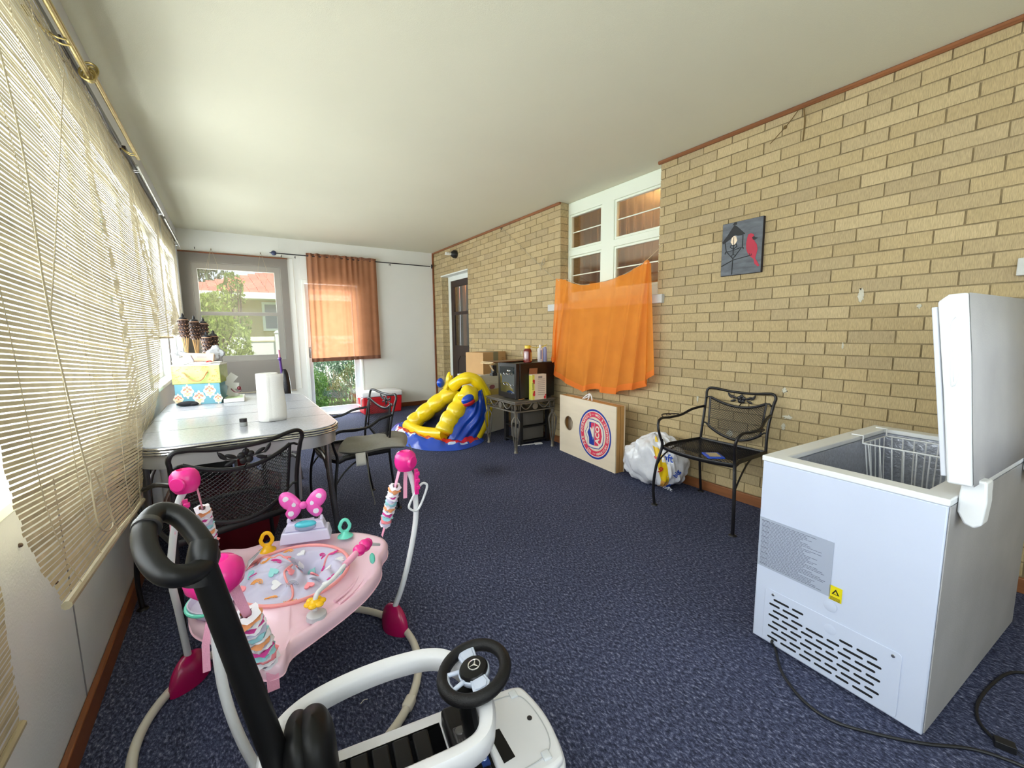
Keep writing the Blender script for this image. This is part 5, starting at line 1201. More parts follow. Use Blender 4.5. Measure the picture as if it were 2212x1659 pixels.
for a in (5, -3, -11): 
    for s_ in (0, 180+16):
        aa = math.radians(a+s_-(9 if s_ else -6)); o = EC+bn*.001+RT*.191*math.cos(aa)+UP*.191*math.sin(aa)
        q.prism([((.008 if k % 2 == 0 else .0035)*math.cos(k*PI/5), (.008 if k % 2 == 0 else .0035)*math.sin(k*PI/5)) for k in range(10)], o, RT, UP, .0006)
subpart('star', q, M_ew, emb)
def shield(s): return [(x*s*1.12, y*s*1.12) for x, y in ((-.118, .085), (-.05, .088), (-.01, .115), (.0, .125), (.01, .115), (.05, .088), (.118, .085), (.122, .02), (.112, -.06), (.07, -.105), (0, -.122), (-.07, -.105), (-.112, -.06), (-.122, .02))]
q = MB(); q.mi = 0; q.prism(shield(1.06), EC, RT, UP, .0006); q.mi = 1; q.prism(shield(1.0), EC+bn*.0005, RT, UP, .0006); q.mi = 2; q.prism([p for p in shield(.93) if p[1] > -.01]+[(.112, -.008), (-.112, -.008)] if 0 else [(-.11, .078), (-.045, .081), (0, .108), (.045, .081), (.11, .078), (.113, .0), (-.113, .0)], EC+bn*.001, RT, UP, .0006)
q.mi = 3; q.prism([(-.113, -.004), (.113, -.004), (.104, -.055), (.065, -.097), (0, -.113), (-.065, -.097), (-.104, -.055)], EC+bn*.001, RT, UP, .0006)
q.mi = 3; q.prism([(.01, .004), (.108, .004), (.105, .05), (.05, .052)], EC+bn*.0016, RT, UP, .0005)
q.mi = 1; q.prism([(-.03, .03), (.02, .052), (.05, .07), (.06, .05), (.04, .035), (.08, .02), (.06, .006), (-.02, .006), (-.06, .018), (-.03, .022)], EC+bn*.0021, RT, UP, .0005)
q.mi = 1; text_mb(q, 'ACO', EC+bn*.0018-UP*.048, RT, UP, .080, .0006, .003); subpart('shield', q, [M_eb, M_ew, M_eb, M_er], emb)
q = MB(); q.prism([(.009*math.cos(k*PI/8), .009*math.sin(k*PI/8)) for k in range(16)], b0_+bu*.80+ez*.465+bn*.0004, RT, UP, .0004); q.build('trademark_dot', mat('mauve_dot', (176, 156, 170), rough=.5), t)
t = thing('cornhole_board', 'rear cornhole board standing behind the one with the emblem, against the bricks', 'game board', (2.95, 3.03, 0))
o2 = b0_-bn*.058
q = MB(); bframe(q, o2, 0, .04); q.build('wood_frame', M_pine, t, bevel=.002)
q = MB(); plate(q, o2-bn*.0405, .012); q.build('plywood_face', M_birch, t, sharp=30)

# ------------------------------------------------------------------ bag of paper rolls by the bricks
t = thing('plastic_bag', 'crumpled white plastic wrapping with yellow and blue print by the cornhole boards', 'bag', (2.93, 2.14, 0))
pb = Vector((2.925, 2.245, .185))
def bagpt(u, v):
    a = 2*PI*u; e = PI*(v-.5); cx = math.cos(e)
    X = math.cos(a)*cx; Y = math.sin(a)*cx; Z = math.sin(e)
    sq = lambda w, k: math.copysign(abs(w)**k, w)
    x = sq(X, .75)*.165; y = sq(Y, .8)*.275; z = sq(Z, .75)*.18
    # slopes down toward the boards, peak toward the chair side
    z *= 1+.35*math.exp(-((y+.06)/.16)**2) if z > 0 else 1
    if z > 0 and y > .1: z *= .80
    w = .010*math.sin(a*5+e*7)+.008*math.sin(a*11-e*5)+.006*math.sin(a*19+e*13)+.005*math.sin(a*31+e*3)
    return pb+Vector((x*(1+w*4), y*(1+w*3), z*(1+w*3.5)))
q = MB(); q.grid(bagpt, 90, 44)
for v in q.bm.verts: v.co.z = max(v.co.z, .003); v.co.x = min(v.co.x, XR-.03)
q.build('wrapping', mat('white_poly_film', (214, 214, 220), rough=.22, spec=.7, var=.06, vscale=9, bump=.5, bscale=35), t, sharp=50)
def bag_patch(name, u0, u1, v0, v1, m, shape=None, off=.004):
    q = MB(); q.grid(lambda u, v: (lambda p: p+(p-pb).normalized()*off)(bagpt(*( (u0+(u1-u0)*u+(shape or (lambda v: 0))(v)), v0+(v1-v0)*v))), 14, 14)
    for v in q.bm.verts: v.co.z = max(v.co.z, .003)
    return q.build(name, m, t)
M_pby = mat('print_yellow', (222, 184, 24), rough=.3); M_pbb = mat('print_blue', (30, 70, 170), rough=.3); M_pbr = mat('print_red', (190, 50, 40), rough=.3)
bag_patch('yellow_band', .545, .60, .35, .72, M_pby, lambda v: .06*(1-v))
bag_patch('orange_print', .60, .66, .12, .36, mat('print_amber', (206, 150, 70), rough=.3, var=.3, vscale=30))
bag_patch('blue_print', .66, .74, .14, .28, M_pbb)
bag_patch('yellow_patch', .56, .585, .80, .86, M_pby)
bag_patch('white_panel', .60, .67, .56, .70, mat('print_white', (232, 234, 240), rough=.3))
def bag_text(txt, u, v, h, m, rotz=0, off=.009):
    p = bagpt(u, v); du = bagpt(u+.005, v)-p; dv = bagpt(u, v+.005)-p; n = du.cross(dv).normalized()
    if n.dot(p-pb) < 0: n = -n
    ux = (du.normalized() if True else du); ux = -ux if ux.y > 0 else ux
    uy = n.cross(ux).normalized(); ca, sa = math.cos(rotz), math.sin(rotz); a = ux*ca+uy*sa; b = n.cross(a)
    q = MB(); text_mb(q, txt, p+n*off, a, b, h, .001, .0015); return q.build('lettering', m, t)
bag_text('Soft', .635, .63, .085, M_pbb, -.15)
bag_text('9', .590, .50, .075, M_pbr, -.5); bag_text('MEGA', .575, .58, .022, M_pbr, -.5)
bag_text('big', .70, .48, .055, M_pbb, .9); bag_text('Soft', .665, .22, .07, mat('print_white', (0, 0, 0)), .1)
# blue framed gadget on the chair seat
t = thing('picture_frame', 'small blue framed square lying on the seat of the chair by the freezer', 'frame', (2.585, 1.525, .46))
q = MB(); fr = Euler((0, 0, .9)); q.box((2.585, 1.525, .467), (.125, .105, .010), rot=fr); q.build('blue_frame', mat('blue_plastic', (30, 74, 190), rough=.3), t, bevel=.003)
q = MB(); q.box((2.585, 1.525, .4735), (.085, .068, .002), rot=fr); q.build('tan_insert', mat('tan_insert', (176, 160, 132), rough=.6, var=.15, vscale=120), t)
tag(MB().box((XR-.004, 1.70, .39), (.008, .14, .06)).build('wall_plate', mat('grey_plate', (150, 148, 140), rough=.5), bevel=.002), 'small grey plate low on the brick wall behind the chair', 'plate')

# ------------------------------------------------------------------ chest freezer
FA = math.radians(-3.3); fo_ = Vector((1.715, .285, 0)); fe1 = Vector((math.cos(FA), math.sin(FA), 0)); fe2 = Vector((-math.sin(FA), math.cos(FA), 0))
FL, FW, FH = 1.02, .535, .784
t = thing('chest_freezer', 'white chest freezer with its lid standing open at the right of the room', 'freezer', (fo_.x, fo_.y, 0), FA)
def F(x, y, z): return fo_+fe1*x+fe2*y+ez*z
def fbox(mb, x0, x1, y0, y1, z0, z1): return mb.box(F((x0+x1)/2, (y0+y1)/2, (z0+z1)/2), (x1-x0, y1-y0, z1-z0), rot=Euler((0, 0, FA)))
M_fz = mat('freezer_enamel', (196, 204, 224), rough=.28, spec=.5, var=.02, vscale=3); M_fr = mat('freezer_rim', (222, 224, 226), rough=.35)
q = MB(); a, b = .058, .0
q.frame_ring(F, 0, FL, 0, FW, a, .012, FH-.022); fbox(q, a+.0005, FL-a-.0005, a+.0005, FW-a-.0005, .012, .30)
q.build('cabinet', M_fz, t, bevel=.004)
q = MB(); fbox(q, .006, FL-.006, -.004, -.0005, .02, FH-.024); q.build('back_panel', mat('dusty_grey_enamel', (160, 158, 158), rough=.55, var=.08, vscale=4, bump=.15, bscale=200), t, bevel=.001)
q = MB(); r_ = .066
q.frame_ring(F, -.004, FL+.004, -.004, FW+.004, r_, FH-.022, FH)
q.build('rim', M_fr, t, bevel=.004)
q = MB()
for (x0, x1, y0, y1) in ((a+.001, FL-a-.001, a+.001, a+.008), (a+.001, FL-a-.001, FW-a-.008, FW-a-.001), (a+.001, a+.008, a+.008, FW-a-.008), (FL-a-.008, FL-a-.001, a+.008, FW-a-.008)): fbox(q, x0, x1, y0, y1, .301, FH-.023)
fbox(q, a+.008, FL-a-.008, a+.008, FW-a-.008, .301, .306)
q.build('metal_liner', mat('stucco_aluminium', (186, 190, 202), rough=.32, metal=.55, var=.12, vscale=70, bump=1.0, bscale=75), t)
# wire basket hanging from the rim near the brick end
q = MB(); W0, W1, Y0_, Y1_, ZT_, ZB = .67, .93, .075, .455, FH-.03, FH-.27; w = .0028
def bw_(x, y, z): return F(x, y, z)
for z, ins in ((ZT_, 0), (ZB+.0, .025)): q.tube([bw_(W0+ins, Y0_+ins, z), bw_(W1-ins, Y0_+ins, z), bw_(W1-ins, Y1_-ins, z), bw_(W0+ins, Y1_-ins, z)], w*1.3, 6, closed=True)
for k in range(9):
    y = Y0_+(Y1_-Y0_)*(k+.5)/9; yb = Y0_+.025+(Y1_-Y0_-.05)*(k+.5)/9
    q.tube([bw_(W0, y, ZT_), bw_(W0+.018, yb, ZB+.03), bw_(W0+.035, yb, ZB), bw_(W1-.035, yb, ZB), bw_(W1-.018, yb, ZB+.03), bw_(W1, y, ZT_)], w, 5)
for k in range(5):
    x = W0+(W1-W0)*(k+.5)/5; xb = W0+.025+(W1-W0-.05)*(k+.5)/5
    q.tube([bw_(x, Y0_, ZT_), bw_(xb, Y0_+.018, ZB+.03), bw_(xb, Y0_+.035, ZB), bw_(xb, Y1_-.035, ZB), bw_(xb, Y1_-.018, ZB+.03), bw_(x, Y1_, ZT_)], w, 5)
for x in (W0, W1):
    q.tube([bw_(x, Y1_, ZT_), bw_(x, Y1_, FH+.006), bw_(x, Y1_+.045, FH+.006)], w*1.2, 6); q.tube([bw_(x, Y0_, ZT_), bw_(x, Y0_, FH+.006), bw_(x, Y0_-.05, FH+.006)], w*1.2, 6)
q.build('wire_basket', mat('white_coated_wire', (226, 228, 230), rough=.4), t)
# lid standing up on the near edge
lid = MB(); prof = [(.075, .565+FH+.0), (.045, .592+FH), (.010, .594+FH), (-.012, .40+FH), (-.026, .20+FH), (-.040, .052+FH), (.006, .050+FH), (.030, .30+FH)]
prof = [(.072, FH+.572), (.050, FH+.592), (.012, FH+.594), (-.008, FH+.42), (-.028, FH+.20), (-.042, FH+.050), (.010, FH+.048), (.040, FH+.32)]
vs0 = [lid.bm.verts.new(F(-.004, y, z)) for y, z in prof]; vs1 = [lid.bm.verts.new(F(FL+.004, y, z)) for y, z in prof]
lid._f(vs0); lid._f(vs1[::-1])
for i in range(len(prof)): lid._f([vs0[i], vs0[(i+1) % len(prof)], vs1[(i+1) % len(prof)], vs1[i]])
ld = lid.build('lid', M_fr, t, bevel=.006, segs=3)
q = MB(); gp = [(.076, FH+.560), (.012, FH+.056)]
q.box(F(FL/2, .052, FH+.31), (FL-.03, .014, .50), rot=Euler((-.118, 0, 0)) if 0 else (Matrix.Rotation(FA, 3, 'Z') @ Matrix.Rotation(-.12, 3, 'X')))
subpart('gasket', q, mat('gasket_white', (206, 210, 220), rough=.5), ld, bevel=.003)
q = MB(); q.tube([F(-.006, .020, FH+.33), F(-.006, .030, FH+.42), F(-.006, .042, FH+.50), F(-.006, .030, FH+.53), F(-.006, .020, FH+.50), F(-.006, .012, FH+.40)], .0035, 6, smooth=5, closed=True)
subpart('handle_recess', q, M_fr, ld)
q = MB(); q.box(F(.655, .004, FH+.555), (.06, .006, .028), rot=Euler((0, 0, FA))); subpart('teal_tape', q, mat('teal_tape', (70, 150, 140), rough=.5), ld)
for x0 in (.05, .80):
    q = MB(); pts = [(-.060, FH+.060), (-.010, FH+.060), (-.006, FH+.010), (-.006, FH-.045), (-.022, FH-.078), (-.044, FH-.085), (-.060, FH-.070), (-.064, FH-.0)]
    va = [q.bm.verts.new(F(x0, y, z)) for y, z in pts]; vb = [q.bm.verts.new(F(x0+.055, y, z)) for y, z in pts]; q._f(va); q._f(vb[::-1])
    for i in range(len(pts)): q._f([va[i], va[(i+1) % len(pts)], vb[(i+1) % len(pts)], vb[i]])
    q.build('hinge', M_fr, t, bevel=.006, segs=3)
q = MB(); q.lathe([(0, 0), (.045, .0), (.045, .02), (0, .022)], F(.27, -.004, FH-.02), -fe2, 20); q.build('round_cover', M_fr, t)
q = MB(); va = [q.bm.verts.new(F(x, y-.0012*1.5, z)) for (y, z) in (prof[2], prof[3], prof[4], prof[5]) for x in (.004, FL-.004)]
for k in range(3): q._f([va[2*k], va[2*k+1], va[2*k+3], va[2*k+2]])
subpart('outer_skin', q, MATS['dusty_grey_enamel'], ld, solid=.001)
# label, sticker, vent and plugs on the side facing the windows
LX = -.0012
def side(mb, y0, y1, z0, z1, d=.0, th=.0008): return mb.box(F(LX-d-th/2, (y0+y1)/2-.0, (z0+z1)/2), (th, y1-y0, z1-z0), rot=Euler((0, 0, FA)))
q = MB(); side(q, .272, FW-.003, .325, .53); q.build('info_label', mat('grey_label_paper', (160, 168, 186), rough=.5), t)
q = MB(); R = random.Random(11); z = .520
k = 0
while z > .335:
    y = FW-.012; L_ = R.uniform(.14, .225); side(q, y-.030, y, z-.0022, z, .0009, .0004) if k % 4 == 0 else None
    yy = y-(.034 if k % 4 == 0 else 0)
    while yy > y-L_: wd = R.uniform(.008, .022); side(q, yy-wd, yy, z-.0013, z, .0009, .0004); yy -= wd+.0022
    z -= .0056; k += 1
q.build('fine_print', mat('print_dark_grey', (70, 74, 90), rough=.6), t)
t2q = MB(); side(t2q, .236, .275, .318, .372); wl = t2q.build('warning_sticker', mat('warning_yellow', (222, 206, 20), rough=.4), t)
q = MB(); c = F(LX-.0012, .255, .350); q.prism([(-.012, -.008), (.012, -.008), (0, .013)], c, -fe2, ez, .0004); 
for k in range(4): side(q, .240, .271, .330-.0035*k, .3315-.0035*k, .001, .0004)
subpart('warning_print', q, mat('print_black', (24, 24, 22), rough=.5), wl)
q = MB(); c = F(LX-.0018, .255, .3495); q.prism([(-.006, -.005), (.006, -.005), (0, .006)], c, -fe2, ez, .0003); subpart('warning_symbol', q, MATS['warning_yellow'], wl)
q = MB(); q.rbox(F(-.0025, .275, .140), (.408, .215, .005), .0024, rot=Matrix((-fe2, ez, -fe1)).transposed()) if 0 else None
vp = MB(); outline = []
for (cx, cz, a0) in ((.482, .232, 0), (.075, .232, 90), (.075, .030, 180), (.482, .030, 270)):
    for k in range(5): a = math.radians(a0+22.5*k); outline.append((cx+.012*math.cos(a), cz+.012*math.sin(a)))
vp.prism([(-p[0], p[1]) for p in outline], F(-.0008, 0, 0), -fe2, ez, .0022); vpo = vp.build('vent_panel', M_fz, t, bevel=.0012)
q = MB()
def slot(y, z, L_): q.prism([(-(y-L_/2)+.004*math.cos(a), z+.0042*math.sin(a)) for a in [math.radians(-90+22.5*k) for k in range(9)]]+[(-(y+L_/2)+.004*math.cos(a), z+.0042*math.sin(a)) for a in [math.radians(90+22.5*k) for k in range(9)]], F(-.0031, 0, 0), -fe2, ez, .0006)
rows_ = 8
for r in range(rows_):
    z = .208-.0235*r; y = .455-(.0 if r % 2 == 0 else -.015); n_ = 0
    while y > .12:
        L_ = .050 if (n_+r) % 2 == 0 else .032
        if .235 < y-L_/2 < .335 and r < 2 or (y < .30 and r == 0): y -= L_+.02; n_ += 1; continue
        if z > .035: slot(y-L_/2, z, L_)
        y -= L_+.019; n_ += 1
subpart('vent_slots', q, mat('vent_dark', (12, 12, 16), rough=.7), vpo)
q = MB()
for (y, z) in ((.462, .226), (.085, .226)): q.lathe([(.006, 0), (.005, .002), (0, .003)], F(-.003, y, z), -fe1, 12)
subpart('screw', q, M_silver, vpo)
for (y, z) in ((.268, .292), (.262, .205)):
    q = MB(); q.lathe([(.021, 0), (.021, .001), (.018, .002), (0, .002)], F(-.0015, y, z), -fe1, 24); q.build('round_plug', M_fz, t)
# cords
q = MB(); q.tube([F(-.003, .452, .035), F(-.012, .450, .028), (1.735, .722, .006), (1.63, .65, .006), (1.56, .55, .006), (1.555, .46, .006), (1.62, .36, .006), (1.70, .27, .006), (1.79, .19, .006), (1.835, .11, .006), (1.88, -.05, .006), (2.0, -.2, .006)], .005, 8, smooth=6)
tag(q.build('power_cord', mat('black_rubber', (16, 16, 20), rough=.5)), 'black power cord curving over the carpet from the freezer vent', 'cord')
t = thing('charger_cord', 'black cord with a plug lying on the carpet behind the freezer at the right edge', 'cord', (2.1, .2, 0))
q = MB(); q.tube([(2.6, -.02, .006), (2.42, .10, .006), (2.33, .175, .006), (2.19, .205, .006), (2.04, .215, .006), (1.95, .20, .006), (1.905, .17, .006), (1.89, .155, .008)], .005, 8, smooth=6); q.build('cable', MATS['black_rubber'], t)
q = MB(); q.box((1.885, .135, .012), (.03, .045, .022), rot=Euler((0, 0, .3))); q.tube([(1.885, .11, .012), (1.88, .095, .012)], .002, 4); q.tube([(1.875, .112, .012), (1.87, .097, .012)], .002, 4); q.build('plug', MATS['black_rubber'], t, bevel=.003)

# ------------------------------------------------------------------ baby jumper
t = thing('baby_jumper', 'pink and white baby jumper with printed cloth seat hanging from three posts', 'baby jumper', (.12, 1.6, 0))
M_hot = mat('hot_pink_plastic', (228, 40, 140), rough=.25, spec=.6); M_mag = mat('magenta_plastic', (172, 18, 84), rough=.25, spec=.6); M_pnk = mat('pale_pink_plastic', (236, 200, 216), rough=.25, spec=.6); M_wtp = mat('white_post_plastic', (222, 224, 228), rough=.3); M_strap = mat('pink_strap_webbing', (240, 168, 196), rough=.8, bump=.4, bscale=300)
hubs = [(-.165, 1.80, .785), (.562, 1.645, .765), (-.072, 1.185, .712)]
feet = [(-.215, 1.87), (.51, 1.72), (.01, 1.15)]
RC = Vector((.10, 1.60, .014)); RRd = .44
ring_pts = [RC+Vector((RRd*math.cos(a*2*PI/40), RRd*math.sin(a*2*PI/40), 0)) for a in range(40)]
q = MB(); q.tube(ring_pts, .0145, 12, smooth=2, closed=True); q.build('floor_ring', mat('cream_tube', (206, 200, 188), rough=.4), t)
q = MB(); q.rbox((RC.x+RRd*math.cos(-.75), RC.y+RRd*math.sin(-.75), .016), (.05, .035, .03), .008, rot=Euler((0, 0, -.75+PI/2))); q.build('ring_joint', MATS['cream_tube'], t)
for i, (h, f) in enumerate(zip(hubs, feet)):
    q = MB()
    d = (Vector((f[0], f[1], 0))-Vector((RC.x, RC.y, 0))).normalized()
    # foot housing: rounded wedge over the ring
    tn = Vector((-d.y, d.x, 0)); c = Vector((f[0], f[1], 0))
    def hs(u, v):
        a = 2*PI*u; r = (1-v**2.2)**.5; k = (.058+.010*math.cos(2*a))
        return c+tn*(k*1.25*r*math.cos(a))+d*(.045*r*math.sin(a)+.0*v)+Vector((0, 0, .112*v))
    q.grid(hs, 28, 12); q.build('foot_housing', M_mag, t)
    pts = [(f[0], f[1], .09)]
    if i == 0: pts += [(-.226, 1.85, .289), (-.234, 1.83, .433), (-.221, 1.83, .55), (-.193, 1.82, .695)]
    elif i == 1: pts += [(.540, 1.69, .199), (.576, 1.68, .333), (.609, 1.68, .491), (.607, 1.675, .616), (.585, 1.66, .70)]
    else: pts += [(-.045, 1.16, .26), (-.075, 1.17, .42), (-.080, 1.18, .58)]
    pts.append((h[0], h[1], h[2]-.03))
    q = MB(); q.tube(pts, .0115, 12, smooth=6); q.build('post', M_wtp, t)
    # hub: fat short drum with a socket on top and a round face
    q = MB(); hv = Vector(h); fc = Vector((.15, 1.72, 0))-Vector((h[0], h[1], 0)); fc.normalize(); side_ = Vector((-fc.y, fc.x, 0))
    s_ = (.86, .86, 1.22)[i]
    q.lathe([(.010, -.042), (.030, -.040), (.042, -.022), (.045, 0), (.042, .022), (.032, .036), (.022, .040), (.020, .034), (.016, .02), (0, .018)], hv, (0, 0, 1), 28, sx=1.15*s_, sy=1.0*s_)
    q.build('hub', M_hot, t)
    dd = Vector((-.5, -.85, .02)).normalized() if i == 0 else Vector((.55, -.82, .02)).normalized(); q = MB(); q.lathe([(0, .004), (.022, .003), (.025, .0), (.026, -.012)], hv+dd*.037+Vector((0, 0, -.004)), dd, 24)
    if i < 2: q.build('hub_disc', M_hot, t)
    else: q.bm.free()
    # ratchet strip and back strap
    pp = Vector(pts[-2]); inn = Vector((1 if i == 0 else -1, 0, 0)); 
    q = MB(); q.box(pp+inn*.022*(-1 if i == 1 else 1)*(1)+Vector((0, -.01, -.035)), (.015, .014, .11)); 
    for k in range(3): q.rbox(pp+inn*(.026)*(-1 if i == 1 else 1)*1+Vector((0, -.012, .0-.03*k)), (.018, .016, .018), .004)
    if i < 2: q.build('ratchet_strip', M_hot, t, bevel=.002)
    else: q.bm.free()
    q = MB(); q.tube([hv+Vector((0, 0, -.03)), pp+inn*(-.02 if i == 0 else .022)+Vector((0, .0, -.03)), pp+inn*(-.022 if i == 0 else .025)+Vector((0, 0, -.10))], .011, 4, flat=(1, .12)); q.build('back_strap', M_strap, t)
q = MB(); lc = Vector((.605, 1.66, .60)); q.tube([lc+Vector(p) for p in ((-.022, 0, -.055), (-.028, 0, -.03), (.02, 0, .04), (.045, 0, .045), (.05, 0, .02), (.01, 0, -.06))], .005, 8, smooth=5, closed=True, flat=(1, 1)); q.build('white_clip', M_wtp, t)
# straps with ruffled striped sleeves down to the tray
anch = [(-.115, 2.02, .385), (.507, 1.84, .375), (.032, 1.30, .345)]
M_stripe = [mat('sleeve_white', (232, 228, 236), rough=.9), mat('sleeve_orange', (236, 160, 110), rough=.9), mat('sleeve_magenta', (206, 66, 150), rough=.9), mat('sleeve_aqua', (150, 204, 214), rough=.9), mat('sleeve_lilac', (190, 186, 214), rough=.9), mat('sleeve_coral', (240, 140, 150), rough=.9)]
for i, (h, a_) in enumerate(zip(hubs, anch)):
    A_ = Vector(h)+Vector(((.03, .01, -.03), (-.025, .0, -.03), (.03, .01, -.03))[i]); B_ = Vector(a_)
    d = B_-A_; q = MB(); q.tube([A_, A_+d*.38], lambda u: (.013 if i < 2 else .018)-.004*u, 4, flat=(1, .15)); q.build('upper_strap', M_strap, t); q = MB(); q.tube([B_-d*.18, B_], .009, 4, flat=(1, .2)); q.build('lower_strap', M_strap, t)
    q = MB(); R = random.Random(i+3); N_ = 44; f0, f1 = ((.27, .84), (.24, .82), (.34, .93))[i]; base = .021 if i < 2 else .026
    ax = d.normalized(); u_ = ax.orthogonal().normalized(); v_ = ax.cross(u_); rings = []
    cols = [0, 1, 0, 0, 2, 0, 4, 0, 3, 0, 0, 1, 4, 0, 2, 0, 3, 0, 5, 0, 4, 0]
    for k in range(N_+1):
        f_ = f0+(f1-f0)*k/N_; rr = base*(1+.20*math.sin(k*1.9)+.10*R.uniform(-1, 1))*(.55 if k in (0, N_) else 1)
        sh = u_*R.uniform(-.003, .003)
        rings.append([q.bm.verts.new(A_+d*f_+sh+(u_*math.cos(2*PI*j/16)+v_*math.sin(2*PI*j/16))*rr*(1+.12*math.sin(j*2.3+k*1.3))+ax*.004*math.sin(j*1.1+k)) for j in range(16)])
    for k in range(N_):
        q.mi = cols[(k//2) % len(cols)]
        for j in range(16): q._f([rings[k][j], rings[k][(j+1) % 16], rings[k+1][(j+1) % 16], rings[k+1][j]])
    q.build('ruffled_sleeve', M_stripe, t, sharp=75)
q = MB(); b_ = Vector(anch[2]); q.box(b_+Vector((-.002, -.03, -.02)), (.030, .012, .06)); q.build('strap_loop', M_strap, t)
q = MB(); q.ball((-.118, 2.0, .415), .024, 16, 10); q.tube([(-.118, 1.985, .445), (-.112, 1.98, .40)], .009, 8); q.build('bead', mat('lime_bead', (206, 214, 60), rough=.3), t)
# tray
ot = [(.52, 1.83), (.47, 1.93), (.41, 1.99), (.31, 2.04), (.20, 2.07), (.08, 2.10), (-.02, 2.09), (-.10, 2.12), (-.165, 2.07), (-.165, 1.97), (-.185, 1.86), (-.19, 1.74), (-.17, 1.62), (-.11, 1.53), (-.04, 1.45), (-.015, 1.35), (.005, 1.275), (.055, 1.265), (.085, 1.33), (.16, 1.375), (.27, 1.44), (.36, 1.51), (.43, 1.60), (.46, 1.69), (.50, 1.745)]
OT = catmull([(a, b, 0) for a, b in ot], 5, True); NT = len(OT); TC = Vector((.135, 1.715, 0)); HA, HB = .188, .200
def hole(p, k=1.0): a = math.atan2(p.y-TC.y, p.x-TC.x); return Vector((TC.x+HA*k*math.cos(a), TC.y+HB*k*math.sin(a), 0))
tp = [(0, .318, 1.0), (0, .318, .985), (0, .345, 1.0), (.05, .362, 1), (.14, .368, 1), (.26, .356, 1), (.60, .352, 1), (.80, .366, 1), (.93, .384, 1), (1.0, .386, 1), (1.0, .33, 1)]
q = MB(); rings = []
for (s_, z, k) in tp:
    row = []
    for p in OT:
        hp = hole(p); w_ = p.lerp(hp, s_); w_ = TC+(w_-TC)*k
        lob = max(0, (p-TC).length-.37)*.10
        row.append(q.bm.verts.new((w_.x, w_.y, z+lob*(1-s_)+.012*math.exp(-((s_-.45)/.25)**2)*math.cos(3*math.atan2(p.y-TC.y, p.x-TC.x)+.4))))
    rings.append(row)
for r0_, r1_ in zip(rings, rings[1:]):
    for i in range(NT): q._f([r0_[i], r0_[(i+1) % NT], r1_[(i+1) % NT], r1_[i]])
q.build('tray', M_pnk, t, sharp=70)
for f_ in (.40, .62):
    q = MB(); seg = [p for p in OT if p.x > TC.x+.10 or p.y < TC.y-.22]; seg = sorted(seg, key=lambda p: math.atan2(p.y-TC.y, p.x-TC.x))
    seg = [p for p in seg if -1.15 < math.atan2(p.y-TC.y, p.x-TC.x) < .55]
    q.tube([p.lerp(hole(p), f_)+Vector((0, 0, .352)) for p in seg[::3]], .0055, 8, smooth=3); q.build('tray_rib', M_pnk, t)
q = MB(); q.tube([hole(p, 1.04)+Vector((0, 0, .390)) for p in OT[::4]], .0065, 8, closed=True, smooth=2); q.build('seat_piping', mat('coral_piping', (238, 156, 156), rough=.7), t)
def cloth(u, v):      # u angle, v 0 rim .. 1 centre
    a = 2*PI*u; r = 1-v; x = math.cos(a); y = math.sin(a)
    bump_ = .062*math.exp(-(((x*r+.30)/.50)**2+((y*r-.0)/.60)**2)) - .115*math.exp(-(((x*r-.33)/.22)**2+((y*r-.18)/.34)**2))
    z = .386+bump_*min(1, v*3.5)+.010*math.sin(5*a+9*v)*min(1, v*4)*r+.006*math.sin(11*a-14*v)*min(1, v*4)*(.3+r)
    return Vector((TC.x+HA*1.02*r*x, TC.y+HB*1.02*r*y, z))
M_cl = mat('lilac_seat_cloth', (198, 195, 220), rough=.9, var=.03, vscale=5)
cs = MB(); cs.grid(cloth, 120, 40); bmesh.ops.remove_doubles(cs.bm, verts=cs.bm.verts, dist=.0002)
def on_cloth(u, v):
    p = cloth(u, v); du = cloth(u+.004, v)-p; dv = cloth(u, v+.008)-p; n = du.cross(dv).normalized()
    if n.z < 0: n = -n
    e1 = Vector((.86, -.5, 0)); e1 = (e1-n*e1.dot(n)).normalized(); return p+n*.0042, e1, n.cross(e1), n
PR = dict(pink=mat('print_pink', (222, 60, 150), rough=.8), coral=mat('print_coral', (244, 150, 160), rough=.8), orange=mat('print_peach', (244, 170, 90), rough=.8), aqua=mat('print_aqua', (150, 212, 214), rough=.8), grey=mat('print_lilac_grey', (166, 166, 186), rough=.8), white=mat('print_offwhite', (232, 232, 238), rough=.8))
R = random.Random(17); spots_ = []
def try_spot(u, v):
    p = cloth(u, v)
    for o in spots_:
        if (p-o).length < .047: return False
    spots_.append(p); return True
kk = 0; names = list(PR)
for _ in range(900):
    u, v = R.random(), R.uniform(.08, .85)
    if not try_spot(u, v): continue
    p, e1, e2, n = on_cloth(u, v); cs.mi = 1+kk % 6; mb = cs; kk += 1
    an = R.uniform(0, 6.28); f1_ = e1*math.cos(an)+e2*math.sin(an); f2_ = n.cross(f1_)
    if kk % 2:      # little rainbow of three arcs
        for r in (.009, .0140, .019): mb.tube([p+f1_*r*math.cos(PI*k/8)+f2_*r*math.sin(PI*k/8) for k in range(9)], .0017, 4)
    else:           # heart
        mb.prism([(.019*(.9*math.sin(a)**3), .019*(.8*math.cos(a)-.30*math.cos(2*a)-.12*math.cos(3*a)-.05*math.cos(4*a))) for a in [2*PI*k/24 for k in range(24)]][::-1], p-n*.004, f1_, f2_, .0050)
cs.build('cloth_seat', [M_cl]+[PR[c] for c in names], t, sharp=80)
for uu in (.70, .04, .34):
    q = MB(); q.tube([cloth(uu+.03*math.sin(k*.4), k/16*.95)+Vector((0, 0, .002)) for k in range(17)], .0038, 6, smooth=2); q.build('seam_binding', MATS['coral_piping'], t)
